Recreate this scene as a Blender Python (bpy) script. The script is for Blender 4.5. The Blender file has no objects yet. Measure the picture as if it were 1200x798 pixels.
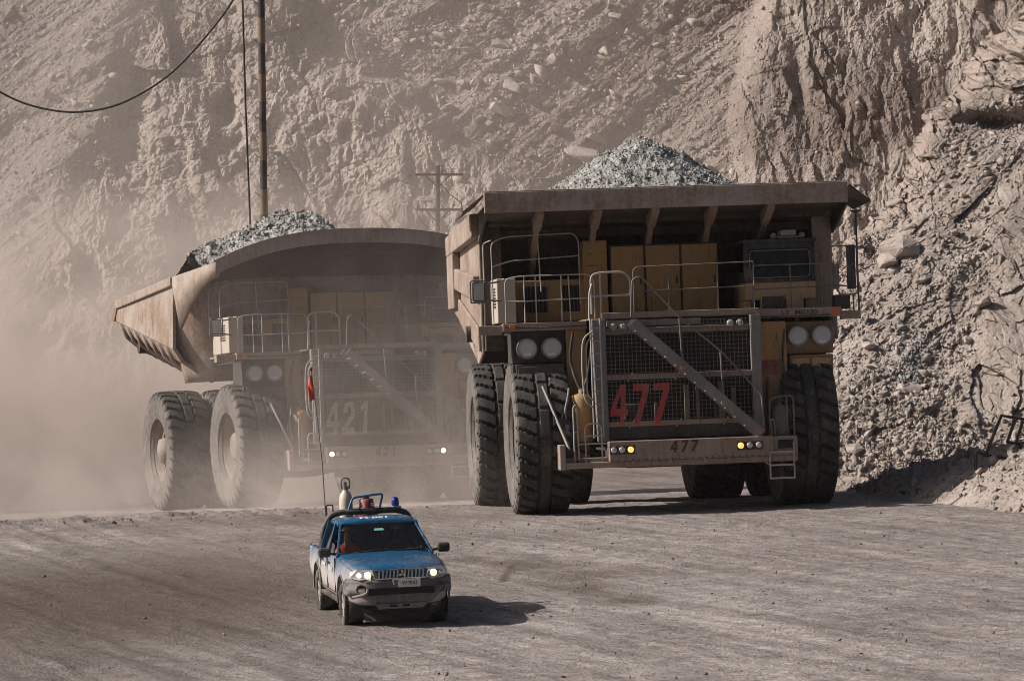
import bpy, bmesh, math, random
import numpy as np
from mathutils import Vector, Matrix
random.seed(7)
RNG = np.random.default_rng(11)
S = bpy.context.scene
COL = S.collection
R = math.radians

# ------------------------------------------------------------------ materials
def new_mat(name):
    m = bpy.data.materials.new(name); m.use_nodes = True
    nt = m.node_tree
    return m, nt, nt.nodes['Principled BSDF']

def nd(nt, t, **kw):
    n = nt.nodes.new(t)
    for k, v in kw.items():
        if k in n.inputs: n.inputs[k].default_value = v
        else: setattr(n, k, v)
    return n

def c4(c): return (c[0], c[1], c[2], 1.0)

def ramp(nt, src, stops):
    r = nt.nodes.new('ShaderNodeValToRGB')
    el = r.color_ramp.elements
    while len(el) < len(stops): el.new(0.5)
    for e, (p, c) in zip(el, stops):
        e.position = p; e.color = c4(c) if not isinstance(c, (int, float)) else (c, c, c, 1)
    nt.links.new(src, r.inputs['Fac'])
    return r

def mixc(nt, fac, a, b, mode='MIX'):
    m = nt.nodes.new('ShaderNodeMix'); m.data_type = 'RGBA'; m.blend_type = mode
    for s, v in ((0, fac), (6, a), (7, b)):
        if isinstance(v, (int, float)): m.inputs[s].default_value = v
        elif isinstance(v, (tuple, list)): m.inputs[s].default_value = c4(v)
        else: nt.links.new(v, m.inputs[s])
    return m.outputs[2]

def mth(nt, op, a, b=0.0, clamp=False):
    m = nt.nodes.new('ShaderNodeMath'); m.operation = op; m.use_clamp = clamp
    for i, v in enumerate((a, b)):
        if isinstance(v, (int, float)): m.inputs[i].default_value = v
        else: nt.links.new(v, m.inputs[i])
    return m.outputs[0]

def noise(nt, vec, scale, detail=5, rough=0.55, dist=0.0):
    n = nd(nt, 'ShaderNodeTexNoise', Scale=scale, Detail=detail, Roughness=rough, Distortion=dist)
    if vec is not None: nt.links.new(vec, n.inputs['Vector'])
    return n.outputs['Fac']

def mapping(nt, vec, scale=(1, 1, 1), rot=(0, 0, 0)):
    m = nd(nt, 'ShaderNodeMapping'); m.inputs['Scale'].default_value = scale; m.inputs['Rotation'].default_value = rot
    nt.links.new(vec, m.inputs['Vector'])
    return m.outputs[0]

DUST = (0.295, 0.25, 0.228)

def dusty(name, base, rough=0.6, dust=0.35, dustcol=DUST, metal=0.0, low=None, scale=1.3, bump=0.15, up=0.35, rust=0.0, con=3.6):
    """worn paint: patches of dust, streaks, more settled dust on upward faces; low=(z0,z1) puts a dirt tide line on the lower part"""
    m, nt, b = new_mat(name)
    tc = nd(nt, 'ShaderNodeTexCoord'); ob = tc.outputs['Object']
    n1 = noise(nt, ob, scale, 8, 0.62)
    n2 = noise(nt, mapping(nt, ob, (9, 9, 0.9)), scale * 0.8, 5, 0.6)
    n3 = noise(nt, ob, scale * 14, 4, 0.6)
    f = mth(nt, 'ADD', mth(nt, 'MULTIPLY', n1, 0.7), mth(nt, 'ADD', mth(nt, 'MULTIPLY', n2, 0.45), mth(nt, 'MULTIPLY', n3, 0.3)))
    f = mth(nt, 'ADD', mth(nt, 'MULTIPLY', mth(nt, 'SUBTRACT', f, 0.73), con), dust)
    g = nd(nt, 'ShaderNodeNewGeometry')
    sx = nd(nt, 'ShaderNodeSeparateXYZ'); nt.links.new(g.outputs['Normal'], sx.inputs[0])
    f = mth(nt, 'ADD', f, mth(nt, 'MULTIPLY', mth(nt, 'MAXIMUM', sx.outputs[2], 0.0), up))
    if low:
        so = nd(nt, 'ShaderNodeSeparateXYZ'); nt.links.new(ob, so.inputs[0])
        mr = nd(nt, 'ShaderNodeMapRange'); nt.links.new(so.outputs[2], mr.inputs[0])
        mr.inputs[1].default_value = low[1]; mr.inputs[2].default_value = low[0]
        fl = mth(nt, 'ADD', mth(nt, 'MULTIPLY', mth(nt, 'ABSOLUTE', sx.outputs[0]), 1.1), 0.15, True)
        f = mth(nt, 'ADD', f, mth(nt, 'MULTIPLY', mth(nt, 'MULTIPLY', mr.outputs[0], fl), 1.6))
    f = mth(nt, 'ADD', f, 0.0, True)
    var = mixc(nt, n3, tuple(x * 0.62 for x in base), tuple(min(1, x * 1.3) for x in base))
    gs = ramp(nt, noise(nt, mapping(nt, ob, (7, 7, 0.55)), 1.0, 6, 0.7), [(0.56, 0.0), (0.66, 1.0)])
    var = mixc(nt, mth(nt, 'MULTIPLY', gs.outputs[0], 0.6 if rust else 0.0), var, (0.03, 0.022, 0.018))
    if rust:
        rf = ramp(nt, noise(nt, ob, scale * 3.1, 6, 0.7), [(0.55, 0.0), (0.68, 1.0)])
        var = mixc(nt, mth(nt, 'MULTIPLY', rf.outputs[0], rust), var, (0.11, 0.06, 0.04))
    col = mixc(nt, mth(nt, 'MULTIPLY', f, 0.9), var, dustcol)
    nt.links.new(col, b.inputs['Base Color'])
    rr = mth(nt, 'ADD', mth(nt, 'MULTIPLY', f, 0.9 - rough), rough, True)
    nt.links.new(rr, b.inputs['Roughness'])
    b.inputs['Metallic'].default_value = metal
    bp = nd(nt, 'ShaderNodeBump', Strength=bump, Distance=0.03)
    nt.links.new(mth(nt, 'ADD', n3, mth(nt, 'MULTIPLY', n1, 2.5)), bp.inputs['Height']); nt.links.new(bp.outputs[0], b.inputs['Normal'])
    return m

def plain(name, col, rough=0.5, metal=0.0, emit=None, es=0.0, alpha=None, spec=None):
    m, nt, b = new_mat(name)
    tc = nd(nt, 'ShaderNodeTexCoord')
    n = noise(nt, tc.outputs['Object'], 6, 5, 0.6)
    nt.links.new(mixc(nt, n, tuple(x * 0.75 for x in col), tuple(min(1, x * 1.2) for x in col)), b.inputs['Base Color'])
    b.inputs['Roughness'].default_value = rough; b.inputs['Metallic'].default_value = metal
    if spec is not None: b.inputs['Specular IOR Level'].default_value = spec
    if emit:
        b.inputs['Emission Color'].default_value = c4(emit); b.inputs['Emission Strength'].default_value = es
    return m

def glass(name, tint=(0.35, 0.38, 0.4), mixv=0.75):
    """dusty tinted pane: transparent tint + gloss"""
    m = bpy.data.materials.new(name); m.use_nodes = True; nt = m.node_tree; nt.nodes.clear()
    out = nd(nt, 'ShaderNodeOutputMaterial')
    tr = nd(nt, 'ShaderNodeBsdfTransparent'); tr.inputs[0].default_value = c4(tint)
    gl = nd(nt, 'ShaderNodeBsdfGlossy'); gl.inputs['Roughness'].default_value = 0.06; gl.inputs[0].default_value = (0.9, 0.9, 0.9, 1)
    df = nd(nt, 'ShaderNodeBsdfDiffuse'); df.inputs[0].default_value = (0.33, 0.28, 0.25, 1)
    fr = nd(nt, 'ShaderNodeFresnel'); fr.inputs[0].default_value = 1.45
    mx = nd(nt, 'ShaderNodeMixShader'); nt.links.new(fr.outputs[0], mx.inputs[0]); nt.links.new(tr.outputs[0], mx.inputs[1]); nt.links.new(gl.outputs[0], mx.inputs[2])
    tc = nd(nt, 'ShaderNodeTexCoord')
    n = noise(nt, tc.outputs['Object'], 5, 6, 0.65)
    dm = mth(nt, 'MULTIPLY', n, 1 - mixv)
    m2 = nd(nt, 'ShaderNodeMixShader'); nt.links.new(dm, m2.inputs[0]); nt.links.new(mx.outputs[0], m2.inputs[1]); nt.links.new(df.outputs[0], m2.inputs[2])
    nt.links.new(m2.outputs[0], out.inputs[0])
    return m

M = {}
M['body'] = dusty('body_paint', (0.235, 0.165, 0.12), 0.6, 0.45, (0.335, 0.285, 0.255), rust=0.6, scale=0.8, con=5.0, bump=0.3)
M['body_shade'] = dusty('body_paint_shade', (0.055, 0.042, 0.033), 0.75, 0.18, (0.15, 0.115, 0.095), rust=0.5, scale=0.9)  # rusty body paint, darkened so the shade under the canopy is in its colour
M['yellow'] = dusty('yellow_paint', (0.37, 0.205, 0.06), 0.55, 0.22, (0.25, 0.175, 0.12), rust=0.5)
M['beam'] = dusty('deck_beam_paint', (0.26, 0.185, 0.14), 0.6, 0.40, (0.31, 0.25, 0.215), rust=0.6, con=5.0, bump=0.3)
M['grey'] = dusty('grey_steel', (0.15, 0.142, 0.14), 0.5, 0.3, (0.25, 0.215, 0.195))
M['dark'] = dusty('dark_machinery', (0.035, 0.03, 0.027), 0.7, 0.12, (0.13, 0.10, 0.085), rust=0.3)
M['black'] = dusty('black_trim', (0.02, 0.02, 0.021), 0.55, 0.10, (0.2, 0.165, 0.145))
M['rail'] = dusty('handrail_steel', (0.36, 0.335, 0.31), 0.4, 0.25, (0.33, 0.285, 0.25))
M['darkrail'] = dusty('dark_handrail_steel', (0.10, 0.09, 0.085), 0.5, 0.25, (0.25, 0.2, 0.18))
M['tyre'] = dusty('tyre_rubber', (0.030, 0.028, 0.027), 0.85, 0.16, (0.13, 0.115, 0.105), up=0.05, scale=1.6, bump=0.5)
M['sidewall'] = dusty('dusty_tyre_sidewall', (0.07, 0.064, 0.06), 0.9, 0.5, (0.20, 0.172, 0.155), up=0.05, scale=0.8, bump=0.3)
M['rim'] = dusty('rim_steel', (0.17, 0.13, 0.10), 0.6, 0.4, (0.30, 0.25, 0.22), bump=0.3)
M['beige'] = dusty('beige_cabinet_paint', (0.42, 0.37, 0.31), 0.55, 0.35, (0.42, 0.36, 0.31))
M['core'] = plain('radiator_core', (0.012, 0.011, 0.010), 0.8)
M['mesh'] = dusty('grille_wire', (0.10, 0.088, 0.078), 0.6, 0.4, (0.22, 0.18, 0.15))
M['red'] = dusty('red_number_paint', (0.55, 0.04, 0.05), 0.6, 0.03, (0.34, 0.2, 0.18), scale=3)
M['pale'] = dusty('pale_number_paint', (0.55, 0.46, 0.42), 0.6, 0.2, (0.4, 0.33, 0.3), scale=3)
M['inkdark'] = plain('dark_stencil_paint', (0.06, 0.04, 0.035), 0.7)
M['plaque'] = dusty('dark_red_plate', (0.20, 0.035, 0.03), 0.6, 0.1)
M['lens'] = plain('headlight_glass', (0.50, 0.49, 0.47), 0.15, 0.35)
M['lampglass'] = dusty('dusty_lamp_glass', (0.50, 0.50, 0.50), 0.25, 0.15, (0.40, 0.37, 0.35), scale=4)
M['ochre'] = dusty('brown_ochre_paint', (0.22, 0.13, 0.06), 0.6, 0.2, (0.22, 0.16, 0.12), rust=0.4)
M['tan'] = dusty('tan_cab_paint', (0.44, 0.275, 0.14), 0.55, 0.25, (0.34, 0.25, 0.19), rust=0.3)
M['chrome'] = plain('bright_metal', (0.70, 0.69, 0.67), 0.22, 0.9)
M['amber_lit'] = plain('amber_lamp_lit', (0.9, 0.5, 0.2), 0.4, emit=(1.0, 0.33, 0.06), es=1.7)
M['white_lit'] = plain('white_lamp_lit', (0.9, 0.9, 0.8), 0.4, emit=(1.0, 0.80, 0.62), es=4.0)
M['head_lit'] = plain('car_headlight_lit', (0.9, 0.85, 0.8), 0.3, emit=(1.0, 0.72, 0.50), es=1.1)
M['clamp'] = dusty('worn_orange_paint', (0.30, 0.13, 0.05), 0.7, 0.3)
M['amber'] = plain('amber_lens', (0.55, 0.13, 0.04), 0.3)
M['cabglass'] = glass('cab_glass', (0.46, 0.52, 0.62), 0.992)
M['carglass'] = glass('windscreen_glass', (0.36, 0.39, 0.40), 0.97)
M['rearglass'] = glass('tinted_rear_glass', (0.07, 0.08, 0.08), 0.98)
M['mirror'] = plain('mirror_glass', (0.75, 0.77, 0.78), 0.06, 1.0)
M['bottle'] = dusty('dark_green_bottle', (0.05, 0.075, 0.055), 0.4, 0.15, (0.2, 0.17, 0.15))
M['blue'] = dusty('blue_car_paint', (0.010, 0.078, 0.172), 0.25, -0.10, (0.42, 0.375, 0.35), low=(0.58, 1.16), scale=1.1, bump=0.03, up=0.10, con=1.3)
M['bumper'] = dusty('grey_bumper_plastic', (0.09, 0.088, 0.09), 0.6, 0.15, (0.21, 0.19, 0.175), low=(0.25, 0.75), scale=2)
M['cartyre'] = dusty('pickup_tyre_rubber', (0.022, 0.021, 0.020), 0.85, 0.15, (0.25, 0.21, 0.19), up=0.05, scale=3, bump=0.4)
M['alloy'] = dusty('dusty_alloy', (0.42, 0.40, 0.38), 0.45, 0.45, (0.36, 0.31, 0.28), metal=0.3, scale=3)
M['interior'] = plain('dark_interior', (0.02, 0.02, 0.021), 0.8)
M['plate'] = plain('number_plate', (0.62, 0.60, 0.56), 0.5)
M['whitepaint'] = plain('white_paint', (0.72, 0.70, 0.66), 0.5)
M['cyl'] = dusty('cream_cylinder_paint', (0.55, 0.50, 0.42), 0.45, 0.25, (0.4, 0.35, 0.3), scale=3)
M['redtank'] = dusty('dark_red_tank_paint', (0.17, 0.018, 0.028), 0.4, 0.04, (0.36, 0.2, 0.18), scale=3)
M['bluelens'] = plain('blue_beacon_lens', (0.008, 0.02, 0.20), 0.2)
M['bluetube'] = plain('blue_tube_paint', (0.03, 0.11, 0.26), 0.4)
M['flag'] = plain('red_flag_cloth', (0.80, 0.10, 0.08), 0.8)
M['green'] = plain('green_sticker', (0.15, 0.50, 0.36), 0.6)
M['skin'] = plain('skin', (0.38, 0.22, 0.15), 0.6)
M['orange_cloth'] = plain('orange_red_cloth', (0.55, 0.07, 0.03), 0.85)
M['grey_cloth'] = plain('grey_cloth', (0.17, 0.18, 0.20), 0.85)
M['navy_cloth'] = plain('dark_trouser_cloth', (0.03, 0.035, 0.05), 0.85)
M['hat_yellow'] = plain('yellow_hat_shell', (0.75, 0.55, 0.15), 0.4)
M['hat_white'] = plain('white_hat_shell', (0.75, 0.74, 0.70), 0.4)
M['hat_red'] = plain('red_hat_shell', (0.62, 0.06, 0.05), 0.4)
M['eye'] = plain('dark_eye', (0.02, 0.015, 0.012), 0.3)
M['bandpaint'] = dusty('faded_band_paint', (0.19, 0.13, 0.085), 0.8, 0.1, (0.22,0.18,0.15))
M['wire'] = plain('cable_sheath', (0.025, 0.023, 0.022), 0.7)

def rock_mat(name, cols, scale=0.35, bumpd=0.25, attr=None, rough=0.95, speck=0.35, fine=7.0, more=()):
    """cols: dark, mid, light, accent. attr: name of float attribute blending to the accent"""
    m, nt, b = new_mat(name)
    g = nd(nt, 'ShaderNodeNewGeometry'); P = g.outputs['Position']
    big = noise(nt, P, scale, 7, 0.62, 0.4)
    r = ramp(nt, big, [(0.33, cols[0]), (0.5, cols[1]), (0.68, cols[2])])
    col = r.outputs[0]
    n2 = noise(nt, mapping(nt, P, (1, 1, 0.5), (0.2, 0.6, 0.3)), scale * 3.2, 6, 0.65)
    acc = ramp(nt, n2, [(0.52, 0.0), (0.70, 1.0)])
    col = mixc(nt, mth(nt, 'MULTIPLY', acc.outputs[0], 0.55), col, cols[3])
    if attr:
        a = nd(nt, 'ShaderNodeAttribute'); a.attribute_name = attr[0]
        col = mixc(nt, a.outputs['Fac'], col, attr[1])
    for an, ac in more:
        a = nd(nt, 'ShaderNodeAttribute'); a.attribute_name = an
        col = mixc(nt, a.outputs['Fac'], col, ac)
    fn = noise(nt, P, fine, 5, 0.7)
    col = mixc(nt, speck, col, ramp(nt, fn, [(0.28, 0.25), (0.5, 0.5), (0.72, 0.82)]).outputs[0], 'OVERLAY')
    nt.links.new(col, b.inputs['Base Color'])
    b.inputs['Roughness'].default_value = rough; b.inputs['Specular IOR Level'].default_value = 0.2
    hh = mth(nt, 'ADD', fn, mth(nt, 'MULTIPLY', noise(nt, P, fine * 0.33, 6, 0.65), 1.6))
    bp = nd(nt, 'ShaderNodeBump', Strength=0.8, Distance=bumpd)
    nt.links.new(hh, bp.inputs['Height']); nt.links.new(bp.outputs[0], b.inputs['Normal'])
    return m

M['cliff'] = rock_mat('cliff_rock', [(0.24, 0.203, 0.182), (0.355, 0.303, 0.270), (0.45, 0.392, 0.352), (0.36, 0.275, 0.228)], 0.13, 0.16, ('scree', (0.315, 0.262, 0.232)), speck=0.6, more=(('grey', (0.22, 0.193, 0.185)), ('streak', (0.20, 0.155, 0.133)), ('stain', (0.21, 0.165, 0.145))))
M['talus'] = rock_mat('talus_scree', [(0.28, 0.236, 0.207), (0.365, 0.312, 0.276), (0.43, 0.375, 0.336), (0.35, 0.288, 0.247)], 0.5, 0.08, ('pink', (0.37, 0.298, 0.262)), fine=11, speck=0.5, more=(('streak', (0.215, 0.175, 0.15)),))
M['rubble'] = rock_mat('broken_stone', [(0.24, 0.205, 0.183), (0.35, 0.302, 0.27), (0.45, 0.393, 0.354), (0.35, 0.284, 0.247)], 0.9, 0.03, fine=14)
M['bluerubble'] = rock_mat('blue_grey_stone', [(0.13, 0.142, 0.152), (0.22, 0.232, 0.24), (0.36, 0.36, 0.35), (0.22, 0.235, 0.24)], 1.5, 0.03, fine=14)
M['ore'] = rock_mat('grey_ore', [(0.17, 0.166, 0.156), (0.32, 0.313, 0.296), (0.49, 0.482, 0.458), (0.28, 0.276, 0.262)], 2.6, 0.05, fine=16)
M['pebble'] = rock_mat('road_stone', [(0.07, 0.06, 0.054), (0.16, 0.13, 0.115), (0.33, 0.28, 0.25), (0.11, 0.09, 0.08)], 3.0, 0.02, fine=20)

def ground_mat():
    m, nt, b = new_mat('haul_road_dirt')
    g = nd(nt, 'ShaderNodeNewGeometry'); P = g.outputs['Position']
    a = nd(nt, 'ShaderNodeAttribute'); a.attribute_name = 'track'
    d = nd(nt, 'ShaderNodeAttribute'); d.attribute_name = 'damp'
    big = noise(nt, P, 0.12, 6, 0.6, 0.5)
    col = ramp(nt, big, [(0.35, (0.265, 0.228, 0.213)), (0.55, (0.345, 0.304, 0.287)), (0.7, (0.395, 0.355, 0.338))]).outputs[0]
    d1 = mapping(nt, mapping(nt, P, (1,1,1), (0,0,R(64))), (0.10, 1.5, 1)); st = noise(nt, d1, 1.0, 7, 0.7, 0.25)
    col = mixc(nt, 0.45, col, ramp(nt, st, [(0.34, 0.22), (0.5, 0.5), (0.66, 0.80)]).outputs[0], 'OVERLAY')
    d2 = mapping(nt, mapping(nt, P, (1,1,1), (0,0,R(72))), (0.06, 3.6, 1)); st2 = noise(nt, d2, 1.0, 6, 0.7, 0.2)
    col = mixc(nt, 0.30, col, ramp(nt, st2, [(0.36, 0.25), (0.5, 0.5), (0.64, 0.78)]).outputs[0], 'OVERLAY')
    mid = noise(nt, P, 2.3, 7, 0.72)
    col = mixc(nt, 0.5, col, ramp(nt, mid, [(0.33, 0.2), (0.5, 0.5), (0.67, 0.8)]).outputs[0], 'OVERLAY')
    fine = noise(nt, P, 17, 4, 0.7)
    col = mixc(nt, 0.55, col, ramp(nt, fine, [(0.30, 0.08), (0.5, 0.5), (0.70, 0.92)]).outputs[0], 'OVERLAY')
    dn = mth(nt, 'MULTIPLY', d.outputs['Fac'], mth(nt, 'ADD', mth(nt, 'MULTIPLY', mid, 1.5), 0.25), True)
    col = mixc(nt, mth(nt, 'MULTIPLY', dn, 0.9), col, (0.115, 0.088, 0.071))
    tn = mth(nt, 'MULTIPLY', a.outputs['Fac'], mth(nt, 'ADD', mth(nt, 'MULTIPLY', mid, 1.5), 0.1), True)
    col = mixc(nt, tn, col, (0.085, 0.067, 0.058))
    nt.links.new(col, b.inputs['Base Color'])
    b.inputs['Roughness'].default_value = 0.95; b.inputs['Specular IOR Level'].default_value = 0.15
    hh = mth(nt, 'ADD', mth(nt, 'MULTIPLY', fine, 0.7), mth(nt, 'ADD', mth(nt, 'MULTIPLY', mid, 1.4), mth(nt, 'MULTIPLY', st, 0.8)))
    bp = nd(nt, 'ShaderNodeBump', Strength=1.0, Distance=0.10)
    nt.links.new(hh, bp.inputs['Height']); nt.links.new(bp.outputs[0], b.inputs['Normal'])
    return m
M['ground'] = ground_mat()

# ------------------------------------------------------------------ mesh helpers
V3 = Vector
class MB:
    def __init__(s): s.v = []; s.f = []; s.mi = []; s.sm = []
    def add(s, vs, fs, mi=0, smooth=False):
        o = len(s.v); s.v += [tuple(v) for v in vs]
        for f in fs: s.f.append([i + o for i in f]); s.mi.append(mi); s.sm.append(smooth)
        return s
    def box(s, a, b, mi=0):
        x0, y0, z0 = (min(a[i], b[i]) for i in range(3)); x1, y1, z1 = (max(a[i], b[i]) for i in range(3))
        return s.add([(x0,y0,z0),(x1,y0,z0),(x1,y1,z0),(x0,y1,z0),(x0,y0,z1),(x1,y0,z1),(x1,y1,z1),(x0,y1,z1)],
                     [(0,3,2,1),(4,5,6,7),(0,1,5,4),(1,2,6,5),(2,3,7,6),(3,0,4,7)], mi)
    def bar(s, p, q, w, h=None, mi=0, up=(0,0,1)):
        p, q = V3(p), V3(q); h = h or w; d = (q-p).normalized(); u = V3(up)
        if abs(d.dot(u)) > 0.98: u = V3((0,1,0))
        r = d.cross(u).normalized(); u = r.cross(d)
        vs = [c + r*w/2*i + u*h/2*j for c in (p, q) for i, j in ((-1,-1),(1,-1),(1,1),(-1,1))]
        return s.add(vs, [(0,1,2,3),(7,6,5,4),(0,4,5,1),(1,5,6,2),(2,6,7,3),(3,7,4,0)], mi)
    def tube(s, pts, r, n=8, mi=0, fillet=0.0):
        pts = [V3(p) for p in pts]
        if fillet:
            out = [pts[0]]
            for a, b, c in zip(pts, pts[1:], pts[2:]):
                f1 = min(fillet, (a-b).length*0.45); f2 = min(fillet, (c-b).length*0.45)
                p, q = b + (a-b).normalized()*f1, b + (c-b).normalized()*f2
                for t in (0, .25, .5, .75, 1): out.append(p*(1-t)**2 + b*2*t*(1-t) + q*t*t)
            pts = out + [pts[-1]]
        vs, fs = [], []; k = len(pts); prev = None
        for i, p in enumerate(pts):
            d = (pts[min(i+1, k-1)] - pts[max(i-1, 0)]).normalized()
            u = prev if prev is not None else (V3((0,0,1)) if abs(d.z) < 0.9 else V3((1,0,0)))
            a = d.cross(u)
            if a.length < 1e-4: a = d.cross(V3((0.3,1,0.2)))
            a.normalize(); u = a.cross(d); prev = u
            for j in range(n):
                t = 2*math.pi*j/n; vs.append(p + (a*math.cos(t) + u*math.sin(t))*r)
        for i in range(k-1):
            for j in range(n):
                fs.append((i*n+j, i*n+(j+1)%n, (i+1)*n+(j+1)%n, (i+1)*n+j))
        s.add(vs, fs, mi, True)
        s.add(vs[:n], [tuple(range(n-1,-1,-1))], mi); s.add(vs[-n:], [tuple(range(n))], mi)
        return s
    def lathe(s, prof, o=(0,0,0), axis=(0,0,1), n=24, mi=0, smooth=True, caps=True):
        o = V3(o); d = V3(axis).normalized(); a = d.cross(V3((0.13,0.9,0.31))).normalized(); u = a.cross(d)
        vs, fs = [], []
        for (r, t) in prof:
            for j in range(n):
                an = 2*math.pi*j/n; vs.append(o + d*t + (a*math.cos(an) + u*math.sin(an))*r)
        for i in range(len(prof)-1):
            for j in range(n):
                fs.append((i*n+j, i*n+(j+1)%n, (i+1)*n+(j+1)%n, (i+1)*n+j))
        s.add(vs, fs, mi, smooth)
        if not caps: return s
        if prof[0][0] > 1e-3: s.add(vs[:n], [tuple(range(n-1,-1,-1))], mi)
        if prof[-1][0] > 1e-3: s.add(vs[-n:], [tuple(range(n))], mi)
        return s
    def cyl(s, p, q, r, r1=None, n=20, mi=0):
        p, q = V3(p), V3(q); L = (q-p).length
        return s.lathe([(r,0),(r if r1 is None else r1, L)], p, q-p, n, mi)
    def prism(s, poly, vec, mi=0):
        n = len(poly); vec = V3(vec); a = [V3(p) for p in poly]; vs = a + [p+vec for p in a]
        return s.add(vs, [tuple(range(n-1,-1,-1)), tuple(range(n,2*n))] + [(i,(i+1)%n,n+(i+1)%n,n+i) for i in range(n)], mi)
    def grid(s, rows, mi=0, smooth=True, closed=False):
        nr, nc = len(rows), len(rows[0]); vs = [p for r in rows for p in r]; fs = []
        for i in range(nr-1):
            for j in range(nc if closed else nc-1):
                fs.append((i*nc+j, i*nc+(j+1)%nc, (i+1)*nc+(j+1)%nc, (i+1)*nc+j))
        return s.add(vs, fs, mi, smooth)
    def mesh(s, name, mats):
        me = bpy.data.meshes.new(name); me.from_pydata(s.v, [], s.f)
        me.polygons.foreach_set('material_index', s.mi); me.polygons.foreach_set('use_smooth', s.sm)
        for m in (mats if isinstance(mats, (list, tuple)) else [mats]): me.materials.append(M[m] if isinstance(m, str) else m)
        bm = bmesh.new(); bm.from_mesh(me); bmesh.ops.recalc_face_normals(bm, faces=bm.faces); bm.to_mesh(me); bm.free()
        return me
    def build(s, name, mats, parent=None, bevel=0.0, solid=0.0):
        o = bpy.data.objects.new(name, s.mesh(name, mats)); COL.objects.link(o); o.parent = parent
        if solid:
            k = o.modifiers.new('t', 'SOLIDIFY'); k.thickness = solid; k.offset = 0
        if bevel:
            k = o.modifiers.new('b', 'BEVEL'); k.width = bevel; k.segments = 2; k.limit_method = 'ANGLE'; k.angle_limit = R(40)
        return o

def tag(o, label, cat=None, group=None, kind=None):
    if label: o['label'] = label
    if cat: o['category'] = cat
    if group: o['group'] = group
    if kind: o['kind'] = kind
    return o

def empty(name, parent=None, loc=(0,0,0)):
    o = bpy.data.objects.new(name, None); COL.objects.link(o); o.parent = parent; o.location = loc
    o.empty_display_size = 0.3
    return o

def text_obj(name, body, size, mat, parent, loc, rot=(R(90),0,0), ext=0.004, off=0.0, sx=1.0):
    cu = bpy.data.curves.new(name, 'FONT'); cu.body = body; cu.size = size; cu.extrude = ext; cu.offset = off
    cu.align_x = 'CENTER'; cu.align_y = 'CENTER'; cu.resolution_u = 4
    t = bpy.data.objects.new('tmp', cu); COL.objects.link(t)
    me = bpy.data.meshes.new_from_object(t.evaluated_get(bpy.context.evaluated_depsgraph_get()))
    bpy.data.objects.remove(t); me.name = name; me.materials.clear(); me.materials.append(M[mat])
    o = bpy.data.objects.new(name, me); COL.objects.link(o); o.parent = parent
    o.location = loc; o.rotation_euler = rot; o.scale = (sx, 1, 1)
    return o

# ------------------------------------------------------------------ noise (numpy)
def _h(i, j, k):
    n = (i.astype(np.int64)*374761393 + j.astype(np.int64)*668265263 + k*1442695041) & 0xFFFFFFFF
    n = ((n ^ (n >> 13)) * 1274126177) & 0xFFFFFFFF
    n = ((n ^ (n >> 15)) * 2246822519) & 0xFFFFFFFF
    return ((n ^ (n >> 16)) & 0xFFFFFF) / float(0xFFFFFF)
def vnoise(x, y, k=0):
    i, j = np.floor(x), np.floor(y); u, v = x-i, y-j
    u = u*u*u*(u*(u*6-15)+10); v = v*v*v*(v*(v*6-15)+10)
    a, b, c, d = _h(i,j,k), _h(i+1,j,k), _h(i,j+1,k), _h(i+1,j+1,k)
    return (a*(1-u)+b*u)*(1-v) + (c*(1-u)+d*u)*v - 0.5
def fbm(x, y, o=5, k=0, g=0.5):
    r = 0; a = 1.0
    for q in range(o): r = r + a*vnoise(x, y, k+q*17); x = x*2.03+5.1; y = y*2.03+1.7; a *= g
    return r
def facet(x, y, k=0, tilt=1.0):
    """angular blocks: each jittered cell is one tilted plane. returns plane height and distance to the cell edge"""
    i, j = np.floor(x), np.floor(y)
    d1 = np.full(x.shape, 9.0); d2 = np.full(x.shape, 9.0); h = np.zeros(x.shape)
    for a in (-1, 0, 1):
        for b in (-1, 0, 1):
            ci, cj = i+a, j+b
            px, py = ci+_h(ci,cj,k), cj+_h(ci,cj,k+1)
            dx, dy = x-px, y-py; d = dx*dx+dy*dy
            hh = (_h(ci,cj,k+2)-.5) + tilt*((_h(ci,cj,k+3)-.5)*dx + (_h(ci,cj,k+4)-.5)*dy)
            n = d < d1
            d2 = np.where(n, d1, np.minimum(d2, d)); h = np.where(n, hh, h); d1 = np.where(n, d, d1)
    return h, np.sqrt(d2)-np.sqrt(d1)
def sstep(a, b, x):
    t = np.clip((x-a)/(b-a), 0, 1); return t*t*(3-2*t)

# ------------------------------------------------------------------ ground
def gz(x, y):
    x = np.asarray(x, float); y = np.asarray(y, float)
    b = .035*np.clip(x, -30, 30)+.05
    r = -.056*2*np.logaddexp(0, (y-92)/2.)
    l = -0.97*sstep(92.3, 107, y) - .05*np.maximum(y-107, 0)*sstep(107, 114, y)
    w = sstep(-3, 0, x)
    return b + np.maximum(w*r+(1-w)*l, -2.3)
def gzf(x, y): return float(gz(np.array([x]), np.array([y]))[0])

def polydist(x, y, pts):
    d = np.full(x.shape, 1e9)
    for (ax, ay), (bx, by) in zip(pts, pts[1:]):
        vx, vy = bx-ax, by-ay; t = np.clip(((x-ax)*vx+(y-ay)*vy)/(vx*vx+vy*vy), 0, 1)
        d = np.minimum(d, np.hypot(x-ax-t*vx, y-ay-t*vy))
    return d

def gpx(px, py):
    """where the sight line through a point of the photograph meets the road"""
    D = 60.0
    for _ in range(40):
        D = 4500*(6.5-gzf((px-600)/4500*D, D))/(py-279)
    return ((px-600)/4500*D, D)

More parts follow.
